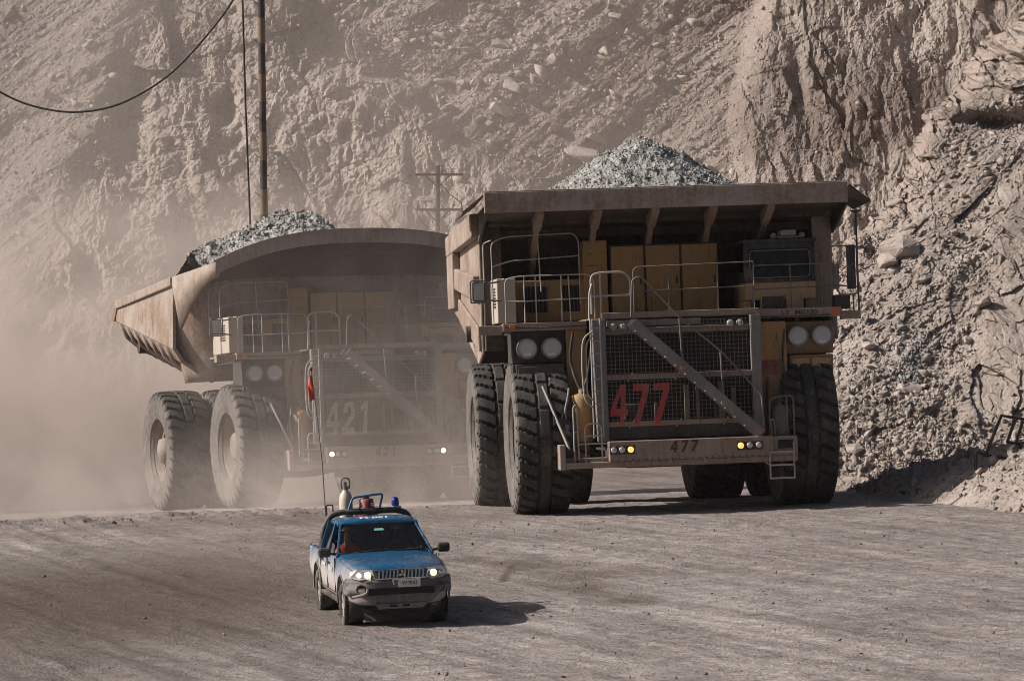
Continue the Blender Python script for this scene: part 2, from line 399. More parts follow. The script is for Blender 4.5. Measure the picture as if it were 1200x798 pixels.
def np_mesh(name, X, Y, Z, mat, smooth=True, attrs=None):
    nr, nc = X.shape; me = bpy.data.meshes.new(name)
    me.vertices.add(nr*nc); co = np.stack([X,Y,Z], -1).reshape(-1).astype(np.float32); me.vertices.foreach_set('co', co)
    idx = np.arange(nr*nc).reshape(nr,nc)
    q = np.stack([idx[:-1,:-1], idx[:-1,1:], idx[1:,1:], idx[1:,:-1]], -1).reshape(-1)
    nq = q.size//4
    me.loops.add(nq*4); me.loops.foreach_set('vertex_index', q.astype(np.int32))
    me.polygons.add(nq); me.polygons.foreach_set('loop_start', np.arange(0,nq*4,4,dtype=np.int32))
    me.polygons.foreach_set('use_smooth', np.full(nq, smooth))
    me.update(calc_edges=True)
    for k, a in (attrs or {}).items():
        at = me.attributes.new(k, 'FLOAT', 'POINT'); at.data.foreach_set('value', a.reshape(-1).astype(np.float32))
    me.materials.append(M[mat]); o = bpy.data.objects.new(name, me); COL.objects.link(o)
    return o

def axis(parts):
    out = []
    for a, b, n in parts: out += list(np.linspace(a, b, n, endpoint=False))
    return np.array(out + [parts[-1][1]])

gx = axis([(-160,-40,12),(-40,-16,24),(-16,16,460),(16,40,24),(40,160,12)])
gy = axis([(-80,20,10),(20,52,12),(52,102,440),(102,135,130),(135,300,30)])
GX, GY = np.meshgrid(gx, gy)
base = gz(GX, GY)
core = sstep(17,14,np.abs(GX))*sstep(48,53,GY)*sstep(140,120,GY)
rough = 0.035*fbm(GX*1.1, GY*0.7, 5, 3) + 0.02*fbm(GX*5, GY*4, 3, 9)
clod, ce = facet(GX*2.2, GY*2.2, 31, 1.0)
rough = rough + 0.018*np.maximum(clod,0)*sstep(0.1,0.4,ce)
crest = np.exp(-((GY-92.2-0.6*np.sin(GX*0.7))/1.3)**2)*sstep(-1.2,-3.0,GX)
rough = rough + crest*(0.07+0.10*fbm(GX*1.7, GY*1.3, 4, 40)+0.12*np.maximum(clod,0))
track = np.zeros(GX.shape); wob = 0.22*fbm(GX*0.7,GY*0.5,3,5)
curves = []
for k in range(15):
    o = k*19+random.uniform(-8,8)
    curves.append(([gpx(-90,598+o*0.75),gpx(30,622+o*0.92),gpx(130,652+o),gpx(260,690+o*1.05),gpx(430,742+o*1.1)], random.uniform(0.12,0.30), random.choice((0.35,0.6,0.9,1.0))))
for k in range(6):
    curves.append(([gpx(470,618+k*17),gpx(700,640+k*24),gpx(950,672+k*30),gpx(1260,720+k*36)], random.uniform(0.12,0.25), random.choice((0.15,0.25,0.35))))
for r_, w_, s_ in curves:
    d = polydist(GX + wob, GY, r_); br = np.clip(0.55+1.9*fbm(GX*0.45+w_*50,GY*0.22,4,77),0,1)
    track = np.maximum(track, s_*np.exp(-(d/w_)**2)*br)
    rough = rough - 0.020*s_*np.exp(-(d/(w_*0.7))**2)*br + 0.020*s_*np.exp(-((d-w_*1.4)/(w_*0.5))**2)*(0.6+fbm(GX*2,GY*2,3,60))
bx, by = gpx(595,672)
damp = np.exp(-((GX-bx-0.05*(GY-by))/0.12)**2)*sstep(2.4,1.9,np.abs(GY-by))
for a, b in ((gpx(610,662), gpx(740,706)), (gpx(560,655), gpx(700,675))):
    d = polydist(GX, GY, [a, b]); damp = np.maximum(damp, 0.85*np.exp(-(d/0.8)**2)*np.clip(0.7+fbm(GX*0.8,GY*0.5,4,91),0,1))
cx, cy = gpx(130,700)
damp = np.maximum(damp, 1.15*np.exp(-(((GX-cx)/5.2)**2 + ((GY-cy)/11)**2)))
for (px, py, wx, wy) in ((330,612,3.2,2.2),(560,606,2.0,2.0),(80,606,3,2.4)):
    ex_, ey_ = gpx(px,py); damp = np.maximum(damp, 0.55*np.exp(-(((GX-ex_)/wx)**2 + ((GY-ey_)/wy)**2)))
damp = np.maximum(damp, 0.55*np.exp(-((GY-89.0)/2.6)**2)*sstep(-3,-6,GX)*np.clip(0.6+fbm(GX*0.5,GY*0.5,4,88),0,1))
ground = tag(np_mesh('ground', GX, GY, base+rough*core, 'ground', True, {'track': track, 'damp': damp}), 'packed dusty haul road with dark curving wheel ruts', 'ground', kind='structure')

# ------------------------------------------------------------------ far cliff
def cliff_y(x, z):
    """distance of the pit wall at x, z (large forms only)"""
    y = 162 + (z+2)*0.78
    ub = x - (-6.7+(15-z)*1.1)                        # the bluff ends here and the slide begins
    bluff = sstep(-24,-19,x + (z-10)*-0.25)*sstep(1.6,-1.4,ub + 0.9*fbm(x*0.4, z*0.4, 3, 55))
    y = y - 1.5*bluff
    y = y + 0.8*np.exp(-((x-(6.0+(z-9.6)*0.33))/4.6)**2)
    rc = sstep(9.7,11.0,x + (z-10)*-0.14 + 0.6*fbm(z*0.4, x*0.2, 3, 56))
    y = y - 1.3*rc
    return y, bluff, rc, ub
cxs = axis([(-95,-29,30),(-29,27,900),(27,80,26)]); czs = axis([(-6,19.5,400),(19.5,60,24)])
CX, CZ = np.meshgrid(cxs, czs)
Y0, bluff, rc, ub = cliff_y(CX, CZ)
Wx = CX + 0.9*fbm(CX*0.35, CZ*0.35, 4, 1); Wz = CZ + 0.9*fbm(CX*0.35+9, CZ*0.35, 4, 2)
screeL = sstep(-17.0,-19.5,CX - (CZ-12)*0.30 + 1.2*fbm(CZ*0.35, CX*0.2, 4, 57))
chute = sstep(-0.6,1.4,ub + 0.9*fbm(CX*0.4, CZ*0.4, 3, 55))*(1-rc)
screeT = chute*sstep(13.2,15.0,CZ)*sstep(6,-1,CX)
bench = np.exp(-((CZ-14.0-0.02*CX)/0.40)**2)*sstep(-8,-6,CX)*sstep(1.5,-1,CX)
scree = np.clip(np.maximum(np.maximum(chute*0.97, screeL), bench), 0, 1)
rk = 1-scree
def rot2(a, x, y): return x*math.cos(a)+y*math.sin(a), -x*math.sin(a)+y*math.cos(a)
ra, rb = rot2(0.5, Wx, Wz)
D = np.zeros(CX.shape)
for cell, amp, k, st in ((3.4,0.50,11,1.7),(1.5,0.24,12,1.6),(0.7,0.13,13,1.4),(0.32,0.09,14,1.2),(0.17,0.06,15,1.1)):
    h, e = facet(ra/cell, rb/(cell*st), k, 1.7); D += rk*(1-0.55*rc)*(amp*h - 0.12*amp*np.exp(-(e/0.06)**2))
D += rk*(1-0.6*rc)*(1.7*fbm(CX*0.17+CZ*0.05, CZ*0.13, 3, 24, 0.5) + 0.7*fbm(CX*0.28, CZ*0.22, 6, 21, 0.6) + 0.10*fbm(CX*3.1, CZ*2.3, 3, 22, 0.7))
hol = np.clip(fbm(CX*0.55+3, CZ*0.45, 4, 23)-0.22, 0, 1)*rk*(1-0.7*rc); D -= 2.2*hol                # hollows where blocks fell out
va, vb = CX + 0.5*fbm(CX*0.4, CZ*0.5, 4, 51), CZ                      # joints of the right face
h, e = facet(va/2.6, vb/11.0, 61, 1.0); D += rc*(0.30*h - 0.30*np.exp(-(e/0.020)**2)*np.clip(0.3+2*fbm(CX*0.5,CZ*0.3,3,62),0,1))
h, e = facet(va/0.7, vb/2.4, 63, 1.4); D += rc*0.16*h
h, e = facet((CX+0.3*CZ)/0.36, CZ/0.8, 64, 1.5); D += rc*0.09*h
D += rc*0.25*fbm(va*0.9, vb*0.16, 5, 65, 0.6)
sa, sb = rot2(0.66, CX, CZ)
D += scree*(0.50*fbm(sa*0.10, sb*0.55, 6, 71, 0.58) + 0.07*fbm(CX*1.5, CZ*1.5, 5, 72, 0.65))
for cell, amp, k in ((0.55,0.10,73),(0.27,0.08,76),(0.15,0.05,77)):
    h, e = facet(CX/cell, CZ/cell, k, 1.5); D += scree*amp*np.maximum(h-0.05, 0)*sstep(0.03,0.25,e)
h, e = facet(CX*0.9, CZ*1.2, 74, 1.4); D += screeT*0.55*np.maximum(h-0.1, 0)*sstep(0.02,0.2,e)
D += bench*-0.25
CY = Y0 - D
streak = np.clip(0.15+2.4*fbm(sa*0.07, sb*0.5, 6, 171, 0.6),0,1)*np.maximum(chute, 0.4*screeL)
cliff = tag(np_mesh('rock_cliff', CX, CY, CZ, 'cliff', False, {'scree': np.clip(scree*0.85,0,1), 'grey': np.clip(screeL*0.8+screeT*0.35*sstep(3,0,CX),0,1), 'streak': np.clip(streak,0,1), 'stain': np.clip(2.4*(fbm(CX*0.16+4, CZ*0.26, 6, 181, 0.6)-0.16),0,0.8)*np.clip(rk+0.4,0,1)}), 'tall dusty pit wall of broken tan rock behind the trucks', 'cliff', kind='structure')

# ------------------------------------------------------------------ near talus on the right
tzs = axis([(-2.5,15,520),(15,40,30)]); tss = axis([(0,12,520),(12,50,30)])
def talus_edge(z): return np.where(z > 6.25, 9.6+(z-6.25)*0.82, 9.6-(6.25-z)*0.33) + 0.7*fbm(z*0.5+3, z*0.13, 4, 5) + 0.45*fbm(z*1.3, z*0.4, 5, 25, 0.6)
TS, TZ = np.meshgrid(tss, tzs)
edge = talus_edge(TZ)
TX = edge + TS
def talus_y(x, z, ed): return 104.6 + z*1.12 - 0.30*np.clip(x-9, -3, 30) + 1.0*np.exp(-np.maximum(x-ed,0)/0.9)
TY0 = talus_y(TX, TZ, edge)
rib = np.exp(-((TX-edge-0.2)/(0.55+0.5*fbm(TZ*0.9,TX*0.2,3,44)))**2)*sstep(3.5,6.5,TZ)
crag = sstep(9.6,11.2,TZ+0.25*fbm(TX*1.1,TZ,3,8)*3-(TX-13)*0.10)*sstep(0.2,1.2,TX-edge)
slab = sstep(12.6,13.4,TX+(TZ-4)*-0.35+0.8*fbm(TX*0.8,TZ*0.6,3,18))*sstep(0.6,1.8,TZ)*sstep(8.6,7.0,TZ)
rkk = np.clip(np.maximum(np.maximum(rib, crag), slab), 0, 1)
Wx = TX + 0.35*fbm(TX*0.8, TZ*0.8, 4, 1); Wz = TZ + 0.35*fbm(TX*0.8+9, TZ*0.8, 4, 2)
ra, rb = rot2(0.55, Wx, Wz)
D = np.zeros(TX.shape)
for cell, amp, k, st in ((1.9,0.75,111,2.0),(0.85,0.45,112,1.9),(0.4,0.22,113,1.6),(0.19,0.11,114,1.4)):
    h, e = facet(ra/cell, rb/(cell*st), k, 1.5); D += (amp*h - 0.10*amp*np.exp(-(e/0.06)**2))*np.clip(np.maximum(rib*0.5, np.maximum(crag, slab*0.40)),0,1)
h, e = facet(ra/0.22, rb/0.4, 119, 1.8); D += rib*0.22*h
h, e = facet(ra/0.6, rb/1.3, 118, 1.8); D += rib*0.26*h
h, e = facet(ra/1.3, rb/3.2, 117, 1.8); D += rib*0.22*h
D += 0.02*rib + 0.55*crag + 0.22*slab
pit = np.exp(-(((TX-14.6)/0.9)**2+((TZ-9.9)/0.35)**2)); D -= 1.6*pit
sc = 1-rkk
D += sc*(0.13*fbm(TX*0.5, TZ*0.5, 5, 121) + 0.05*fbm(TX*2.2, TZ*2.2, 4, 122))
ta, tb = rot2(0.68, TX, TZ)
for cell, amp, k in ((0.95,0.13,131),(0.46,0.09,132),(0.22,0.065,133),(0.11,0.04,134)):
    h, e = facet(ta/(cell*1.7), tb/cell, k, 1.6); D += sc*amp*h
D += sc*(0.26*fbm(ta*0.10, tb*0.6, 5, 135, 0.55))
tstreak = np.clip(0.1+1.7*fbm(ta*0.12, tb*0.9, 6, 136, 0.62), 0, 0.8)*sc
TY = TY0 - D
rt_ = np.linspace(1, 0, 14)[:-1]                                    # the rib turns back into the slope behind it
RX = TX[:,:1] + rt_[None,:]*26; RY = TY[:,:1] + rt_[None,:]*62; RZ = TZ[:,:1] + 0*rt_[None,:]
FX, FY, FZ = np.hstack([RX, TX]), np.hstack([RY, TY]), np.hstack([RZ, TZ]); pk = np.clip(rib*0.8+slab*0.35*(fbm(TX,TZ,3,9)+.5),0,1); pk = np.hstack([np.repeat(pk[:,:1], 13, 1), pk]); tstreak = np.hstack([np.repeat(tstreak[:,:1], 13, 1), tstreak])
talus = tag(np_mesh('talus_slope', FX, FY, FZ, 'talus', False, {'pink': pk, 'streak': tstreak}), 'steep rubble slope with a pinkish rock rib right of the trucks', 'slope', kind='structure')

# ------------------------------------------------------------------ low berm at the road edge, right
bl = axis([(0,1,200)]); bw = axis([(-1,1,90)])
BA = [(9.0,99.5),(9.9,95.0),(11.6,90.5),(13.4,86.0),(15.8,80.0),(18.5,72.0)]
def bez(t):
    k = t*(len(BA)-1); i = min(int(k), len(BA)-2); f = k-i
    return BA[i][0]*(1-f)+BA[i+1][0]*f, BA[i][1]*(1-f)+BA[i+1][1]*f
PX = np.zeros((len(bl), len(bw))); PY = PX.copy(); PH = PX.copy()
for i, t in enumerate(bl):
    x, y = bez(t); w = 0.7+3.0*min(1, t*2.6); hgt = 0.2+1.25*min(1, t*2.2)
    for j, u in enumerate(bw):
        PX[i,j] = x+u*w*0.93+0.35*w; PY[i,j] = y+u*w*0.38; PH[i,j] = hgt*(1-abs(u)**1.5)
PX += 0.15*fbm(PX*0.7,PY*0.7,3,2)
PZ = gz(PX,PY) + PH - 0.06
PZ += (PH>0.03)*(0.22*fbm(PX*0.8,PY*0.8,4,7)*np.minimum(PH*2,1))
for cell, amp, k in ((0.6,0.30,141),(0.28,0.16,142),(0.15,0.08,143)):
    h, e = facet(PX/cell, PY/cell, k, 1.3); PZ += amp*np.maximum(h,0)*sstep(0.02,0.22,e)*np.minimum(PH*2.5,1)
berm = tag(np_mesh('rubble_berm', PX, PY, PZ, 'talus', False, {'pink': np.zeros(PX.shape)}), 'low bank of broken stone along the right road edge', 'berm', kind='structure')

# ------------------------------------------------------------------ loose stones
def stone_shape(seed, npt=11):
    """angular chunk: hull of a few random points"""
    r = random.Random(seed); bm = bmesh.new(); sc = (r.uniform(1.0,1.6), r.uniform(0.6,1.0), r.uniform(0.28,0.7))
    for _ in range(npt):
        p = V3((r.gauss(0,1), r.gauss(0,1), r.gauss(0,1))).normalized()*r.uniform(0.65,1.1); bm.verts.new((p.x*sc[0], p.y*sc[1], p.z*sc[2]))
    h = bmesh.ops.convex_hull(bm, input=bm.verts)
    bmesh.ops.delete(bm, geom=[g for g in set(h['geom_interior']) | set(h['geom_unused']) if isinstance(g, bmesh.types.BMVert)], context='VERTS')
    bmesh.ops.triangulate(bm, faces=bm.faces); bm.verts.index_update()
    vs = np.array([v.co[:] for v in bm.verts]); fs = np.array([[v.index for v in f.verts] for f in bm.faces]); bm.free()
    return vs, fs
SH1 = [stone_shape(i, 7+i % 3) for i in range(20)]
def rot_rand(n):
    q = RNG.normal(size=(n,4)); q /= np.linalg.norm(q,axis=1)[:,None]; w,x,y,z = q.T
    return np.stack([1-2*(y*y+z*z),2*(x*y-z*w),2*(x*z+y*w),2*(x*y+z*w),1-2*(x*x+z*z),2*(y*z-x*w),2*(x*z-y*w),2*(y*z+x*w),1-2*(x*x+y*y)],-1).reshape(n,3,3)
def stones(name, P, size, mat, shapes=SH1, parent=None):
    vs, fs = [], []; off = 0; n = len(P); Rm = rot_rand(n); ch = RNG.integers(0, len(shapes), n)
    for k, (sv, sf) in enumerate(shapes):
        m = np.where(ch == k)[0]
        if not len(m): continue
        w = np.einsum('nij,vj->nvi', Rm[m], sv)*size[m][:,None,None] + P[m][:,None,:]
        f = sf[None]+(np.arange(len(m))*len(sv))[:,None,None]+off
        vs.append(w.reshape(-1,3)); fs.append(f.reshape(-1,3)); off += len(m)*len(sv)
    v = np.concatenate(vs); f = np.concatenate(fs)
    me = bpy.data.meshes.new(name); me.vertices.add(len(v)); me.vertices.foreach_set('co', v.reshape(-1).astype(np.float32))
    me.loops.add(f.size); me.loops.foreach_set('vertex_index', f.reshape(-1).astype(np.int32))
    me.polygons.add(len(f)); me.polygons.foreach_set('loop_start', np.arange(0,f.size,3,dtype=np.int32)); me.update(calc_edges=True)
    me.materials.append(M[mat]); o = bpy.data.objects.new(name, me); COL.objects.link(o); o.parent = parent
    return o
def grid_pick(X, Y, Z, W, n):
    w = (W/np.sum(W)).reshape(-1); i = RNG.choice(w.size, n, p=w)
    return np.stack([X.reshape(-1)[i], Y.reshape(-1)[i], Z.reshape(-1)[i]], -1)
def psize(n, a, b, e=2.6): return a*(1-RNG.random(n)*(1-(a/b)**e))**(-1/e)

inv_ = (np.abs(CX)<27)*(CZ<18.8)
P = grid_pick(CX, CY, CZ, inv_*(0.10+scree+2.0*screeT), 15000)
tag(stones('cliff_rubble', P, psize(15000,0.05,0.48,2.3), 'rubble'), 'loose stones scattered over the far scree chute', 'rubble', kind='stuff')
inv_ = (TX>5)*(TX<19)*(TZ<15)*(TZ>0)
low = sstep(3.5,0.8,TZ)
P = grid_pick(TX, TY, TZ, inv_*(TX > edge-.1)*(sc*(0.40+1.6*low+1.2*(fbm(ta*0.2,tb*0.8,4,137)>0.1))+0.05), 26000)
tag(stones('talus_rubble', P, psize(26000,0.03,0.28,2.3), 'rubble'), 'broken stone covering the slope right of the trucks', 'rubble', kind='stuff')
wb = np.exp(-(((TX-11.2)/0.55)**2+((TZ-2.9-(TX-11.2)*0.9)/0.7)**2))
P = grid_pick(TX, TY, TZ, wb+1e-9, 420)
tag(stones('blue_grey_gravel', P, psize(420,0.05,0.16), 'bluerubble'), 'patch of blue grey gravel low on the right slope', 'gravel', kind='stuff')
P = grid_pick(PX, PY, PZ, (PH>0.02)*(0.3+PH), 10000)
tag(stones('berm_rubble', P, psize(10000,0.04,0.30,2.2), 'rubble'), 'broken stone on the low bank at the right road edge', 'rubble', kind='stuff')
n = 4200
py_ = RNG.random(n)**0.8*44+54; px_ = RNG.uniform(-0.155,0.155,n)*py_
keep = RNG.random(n) < np.where(px_ > -2, 1.0, 0.55)
px_, py_ = px_[keep], py_[keep]; sz = psize(len(px_),0.013,0.062,2.6)
tag(stones('road_stones', np.stack([px_,py_,gz(px_,py_)+sz*0.2],-1), sz, 'pebble'), 'small dark stones strewn over the haul road', 'stones', kind='stuff')
# clods along the crest of the road, left
n = 700
cxx = RNG.uniform(-16,-3.5,n); cyy = 92.0+0.6*np.sin(cxx*0.7)+RNG.normal(0,0.7,n); sz = psize(n,0.02,0.10)
tag(stones('crest_clods', np.stack([cxx,cyy,gz(cxx,cyy)+0.05],-1), sz, 'pebble'), 'dark clods along the road crest left of the pickup', 'clods', kind='stuff')

def hit_y(Xg, Yg, Zg, px, py):
    """point of a wall sheet seen at a point of the photograph"""
    d = np.abs((Xg/Yg*4500+600)-px) + np.abs((279+(6.5-Zg)/Yg*4500)-py)
    i = np.unravel_index(np.argmin(d), d.shape); return float(Xg[i]), float(Yg[i]), float(Zg[i])
BM = []
for k in range(8):
    v, f = stone_shape(90+k, 16); me = bpy.data.meshes.new('boulder'); me.from_pydata(v.tolist(), [], f.tolist()); me.materials.append(M['rubble']); BM.append(me)
    bm = bmesh.new(); bm.from_mesh(me); bmesh.ops.bevel(bm, geom=bm.edges[:], offset=0.05, segments=1, affect='EDGES'); bmesh.ops.triangulate(bm, faces=bm.faces); bmesh.ops.subdivide_edges(bm, edges=bm.edges[:], cuts=2)
    rr = random.Random(k)
    for v_ in bm.verts: v_.co *= 1+rr.uniform(-.035,.035)
    bm.to_mesh(me); bm.free()
def boulder(sheet, px, py, r, label, group=None, mi=None):
    x, y, z = hit_y(*sheet, px, py)
    o = bpy.data.objects.new('boulder', BM[(mi if mi is not None else random.randrange(8))]); COL.objects.link(o)
    o.location = (x, y-r*0.15, z); o.scale = (r*random.uniform(.9,1.2), r, r*random.uniform(.85,1.1)); o.rotation_euler = (random.uniform(-.5,.5), random.uniform(-.5,.5), random.uniform(0,6))
    return tag(o, label, 'boulder', group)
FAR = (CX, CY, CZ); NEAR = (TX, TY, TZ)
boulder(FAR, 602, 103, 0.72, 'big square pale boulder high on the far slope above the ledge rubble', mi=0)
boulder(FAR, 586, 128, 0.62, 'pale boulder just under the big square boulder on the far slope', mi=1)
boulder(FAR, 682, 180, 0.70, 'long flat tilted block lying above the left flank of the grey ore heap', mi=2)
boulder(FAR, 700, 163, 0.55, 'dark sided block touching the long flat block on the far scree', mi=3)
boulder(FAR, 651, 150, 0.50, 'rounded pale boulder alone in the middle of the far scree', mi=4)
boulder(NEAR, 1052, 292, 0.62, 'large pale block with a black hollow behind it right of the cab mirror', mi=5)
boulder(NEAR, 1038, 304, 0.50, 'flat slab leaning under the large pale block by the cab mirror', mi=2)
boulder(NEAR, 1037, 461, 0.30, 'squarish pale stone on the lower rubble fan right of the front tyre', mi=0)
boulder(NEAR, 1072, 455, 0.34, 'wide pale stone beside the blue grey gravel patch', mi=6)
boulder(NEAR, 1001, 527, 0.36, 'large rounded stone at the slope foot next to the right front tyre', mi=7)
boulder(NEAR, 1152, 356, 0.36, 'angular stone halfway up the slope near the right edge', mi=3)
lab = 'angular tan boulder among others in the rubble band high on the far slope'
for px, py in ((470,52),(486,47),(505,55),(520,45),(540,50),(556,56),(575,40),(590,52),(610,45),(630,60),(645,66),(655,52),(560,100),(575,110),(620,112),(540,95),(600,135),(610,128),(570,148),(560,140),(640,120),(520,100),(690,40),(720,20),(700,70)):
    boulder(FAR, px+random.uniform(-4,4), py+random.uniform(-4,4), random.uniform(0.25,0.5), lab, 'boulders in the rubble band on the far slope')
lab = 'angular grey tan boulder among others on the slope right of the trucks'
for px, py in ((1025,250),(1048,240),(1070,262),(1095,300),(1120,275),(1140,330),(1110,345),(1085,330),(1150,300),(1170,250),(1060,380),(1090,372),(1020,400),(1130,400),(1015,360),(1160,215),(1130,232)):
    boulder(NEAR, px+random.uniform(-4,4), py+random.uniform(-4,4), random.uniform(0.14,0.30), lab, 'boulders on the near slope')
lab = 'pale angular stone among others in the heap at the slope foot beside the front tyre'
for k in range(26):
    boulder(NEAR, random.uniform(988,1090), random.uniform(465,535), random.uniform(0.12,0.24), lab, 'stones heaped at the foot of the slope')

# ------------------------------------------------------------------ haul trucks
def tyre_mesh(name, Rr, W, rim_r, N, dep, slant, nu_per=9):
    hw = W/2; prof = []
    for xx, rr in ((-.38,rim_r),(-.455,rim_r+.10*Rr*.5),(-.492,rim_r+.22*Rr*.7),(-.5,Rr*.77),(-.495,Rr*.86),(-.475,Rr*.93)): prof.append((xx*W, rr, 0))
    for t in np.linspace(-.93, .93, 25): prof.append((t*hw*.97, Rr-0.03*Rr*abs(t)**4, 1))
    for xx, rr in ((.475,Rr*.93),(.495,Rr*.86),(.5,Rr*.77),(.492,rim_r+.22*Rr*.7),(.455,rim_r+.10*Rr*.5),(.38,rim_r)): prof.append((xx*W, rr, 0))
    nu = N*nu_per; vs, fs, mi = [], [], []
    for i in range(nu):
        u = i/nu; a = 2*math.pi*u; row = []
        for (x, r, tr) in prof:
            if tr or r > Rr*.90:
                t = x/hw; at = abs(t); ph = (u*N + slant*t) % 1.0
                if 0.24 < at: r -= dep*(1.0 if ph < 0.24 else 0.0)*(1 if at < 1.01 else 0.6)
                elif at > 0.19: r -= dep*0.55
                else: r -= dep*0.35*(1.0 if ((u*N*0.5) % 1.0) < 0.07 else 0.0)
            row.append((x, r*math.cos(a), r*math.sin(a)))
        vs += row
    nc = len(prof)
    for i in range(nu):
        for j in range(nc-1):
            k = (i+1) % nu
            fs.append((i*nc+j, k*nc+j, k*nc+j+1, i*nc+j+1)); mi.append(0 if (4 < j < nc-6) else 1)
    me = bpy.data.meshes.new(name); me.from_pydata(vs, [], fs); me.polygons.foreach_set('material_index', mi)
    return me
TYRE = tyre_mesh('tyre', 1.82, 1.34, 0.90, 32, 0.125, -0.85)
for m in ('tyre', 'sidewall'): TYRE.materials.append(M[m])
def rim_mesh(deep):
    b = MB(); s = -1                                    # outer side is -X
    b.lathe([(0.97,0.0),(0.99,0.05),(0.93,0.10),(0.86,0.16),(0.84,0.62),(0.55,0.64)], (-0.60,0,0), (1,0,0), 40, caps=False)
    b.lathe([(0.0,0.18 if not deep else 0.06),(0.36,0.18 if not deep else 0.06),(0.40,0.22),(0.42,0.40),(0.60,0.44),(0.60,0.66)], (-0.60,0,0), (1,0,0), 32, caps=False)
    nb = 20 if not deep else 28
    for k in range(nb):
        a = 2*math.pi*k/nb; r = 0.51 if not deep else 0.70
        p = V3((-0.60+(0.40 if not deep else 0.30), r*math.cos(a), r*math.sin(a))); b.cyl(p, p+V3((0.3,0,0)), 0.032, n=6)
    if deep: b.lathe([(0.62,0.30),(0.78,0.30),(0.80,0.34),(0.80,0.64)], (-0.60,0,0), (1,0,0), 36, caps=False)
    return b.mesh('rim', 'rim')
RIMF, RIMR = rim_mesh(False), rim_mesh(True)

def mobj(name, me, parent, loc=(0,0,0), rot=(0,0,0)):
    o = bpy.data.objects.new(name, me); COL.objects.link(o); o.parent = parent; o.location = loc; o.rotation_euler = rot
    return o
def wheel(root, x, y, z, right, rim, spin, steer=0):
    w = empty('wheel', root, (x,y,z)); w.rotation_euler = (0,0,(math.pi if right else 0)+steer)
    mobj('tyre', TYRE, w, rot=(spin,0,0)); mobj('rim', rim, w, rot=(spin*1.7,0,0))

DIG = {'4': [[(.56,0),(.80,0),(.80,.23),(.98,.23),(.98,.40),(.80,.40),(.80,1),(.50,1),(.02,.40),(.02,.23),(.56,.23)]],
       '7': [[(.20,0),(.52,0),(.96,.82),(.96,1),(.06,1),(.06,.82),(.62,.82)]],
       '1': [[(.42,0),(.70,0),(.70,1),(.48,1),(.20,.82),(.20,.66),(.42,.76)]],
       '2': [[(.05,0),(.95,0),(.95,.18),(.42,.18),(.88,.52),(.95,.70),(.90,.88),(.72,1),(.30,1),(.12,.88),(.06,.68),(.32,.66),(.38,.80),(.50,.85),(.63,.80),(.66,.69),(.58,.57),(.05,.17)]]}
HOLE4 = [(.56,.40),(.56,.76),(.27,.40)]
def number(root, digits, x0, z0, w, h, gap, y, mat, lean=0.0, name='fleet_number'):
    b = MB()
    for k, d in enumerate(digits):
        ox = x0+k*(w+gap)
        def T(p): return (ox+(p[0]+lean*(p[1]-.5))*w, y, z0+p[1]*h)
        if d == '4':
            for poly in ([(.56,0),(.80,0),(.80,1),(.56,1)], [(.02,.23),(.56,.23),(.56,.40),(.02,.40)], [(.80,.23),(.98,.23),(.98,.40),(.80,.40)], [(.02,.40),(.27,.40),(.56,.78),(.56,1),(.50,1)]):
                b.prism([T(p) for p in poly], (0,.012,0))
        else:
            for poly in DIG[d]: b.prism([T(p) for p in poly], (0,.012,0))
    return b.build(name, mat, root)

def fit_pose(root, x0, y0, yaw, track=3.1, wb=6.3):
    a = R(yaw); xd = np.array([math.cos(a), math.sin(a)]); yd = np.array([-math.sin(a), math.cos(a)]); A, z = [], []
    for X, Y in ((-track,0),(track,0),(-track,wb),(track,wb)):
        p = np.array([x0,y0])+X*xd+Y*yd; A.append((X,Y,1)); z.append(gzf(*p))
    k, *_ = np.linalg.lstsq(np.array(A), np.array(z), rcond=None)
    ex = V3((xd[0],xd[1],k[0])).normalized(); ey = V3((yd[0],yd[1],k[1])).normalized(); ez = ex.cross(ey).normalized(); ey = ez.cross(ex)
    m = Matrix((ex,ey,ez)).transposed()
    root.location = (x0,y0,k[2]); root.rotation_euler = m.to_euler()
    return root

def rails(root, name, lines, r, mat):
    b = MB()
    for l in lines: b.tube(l, r, 8, fillet=0.14)
    return b.build(name, mat, root)

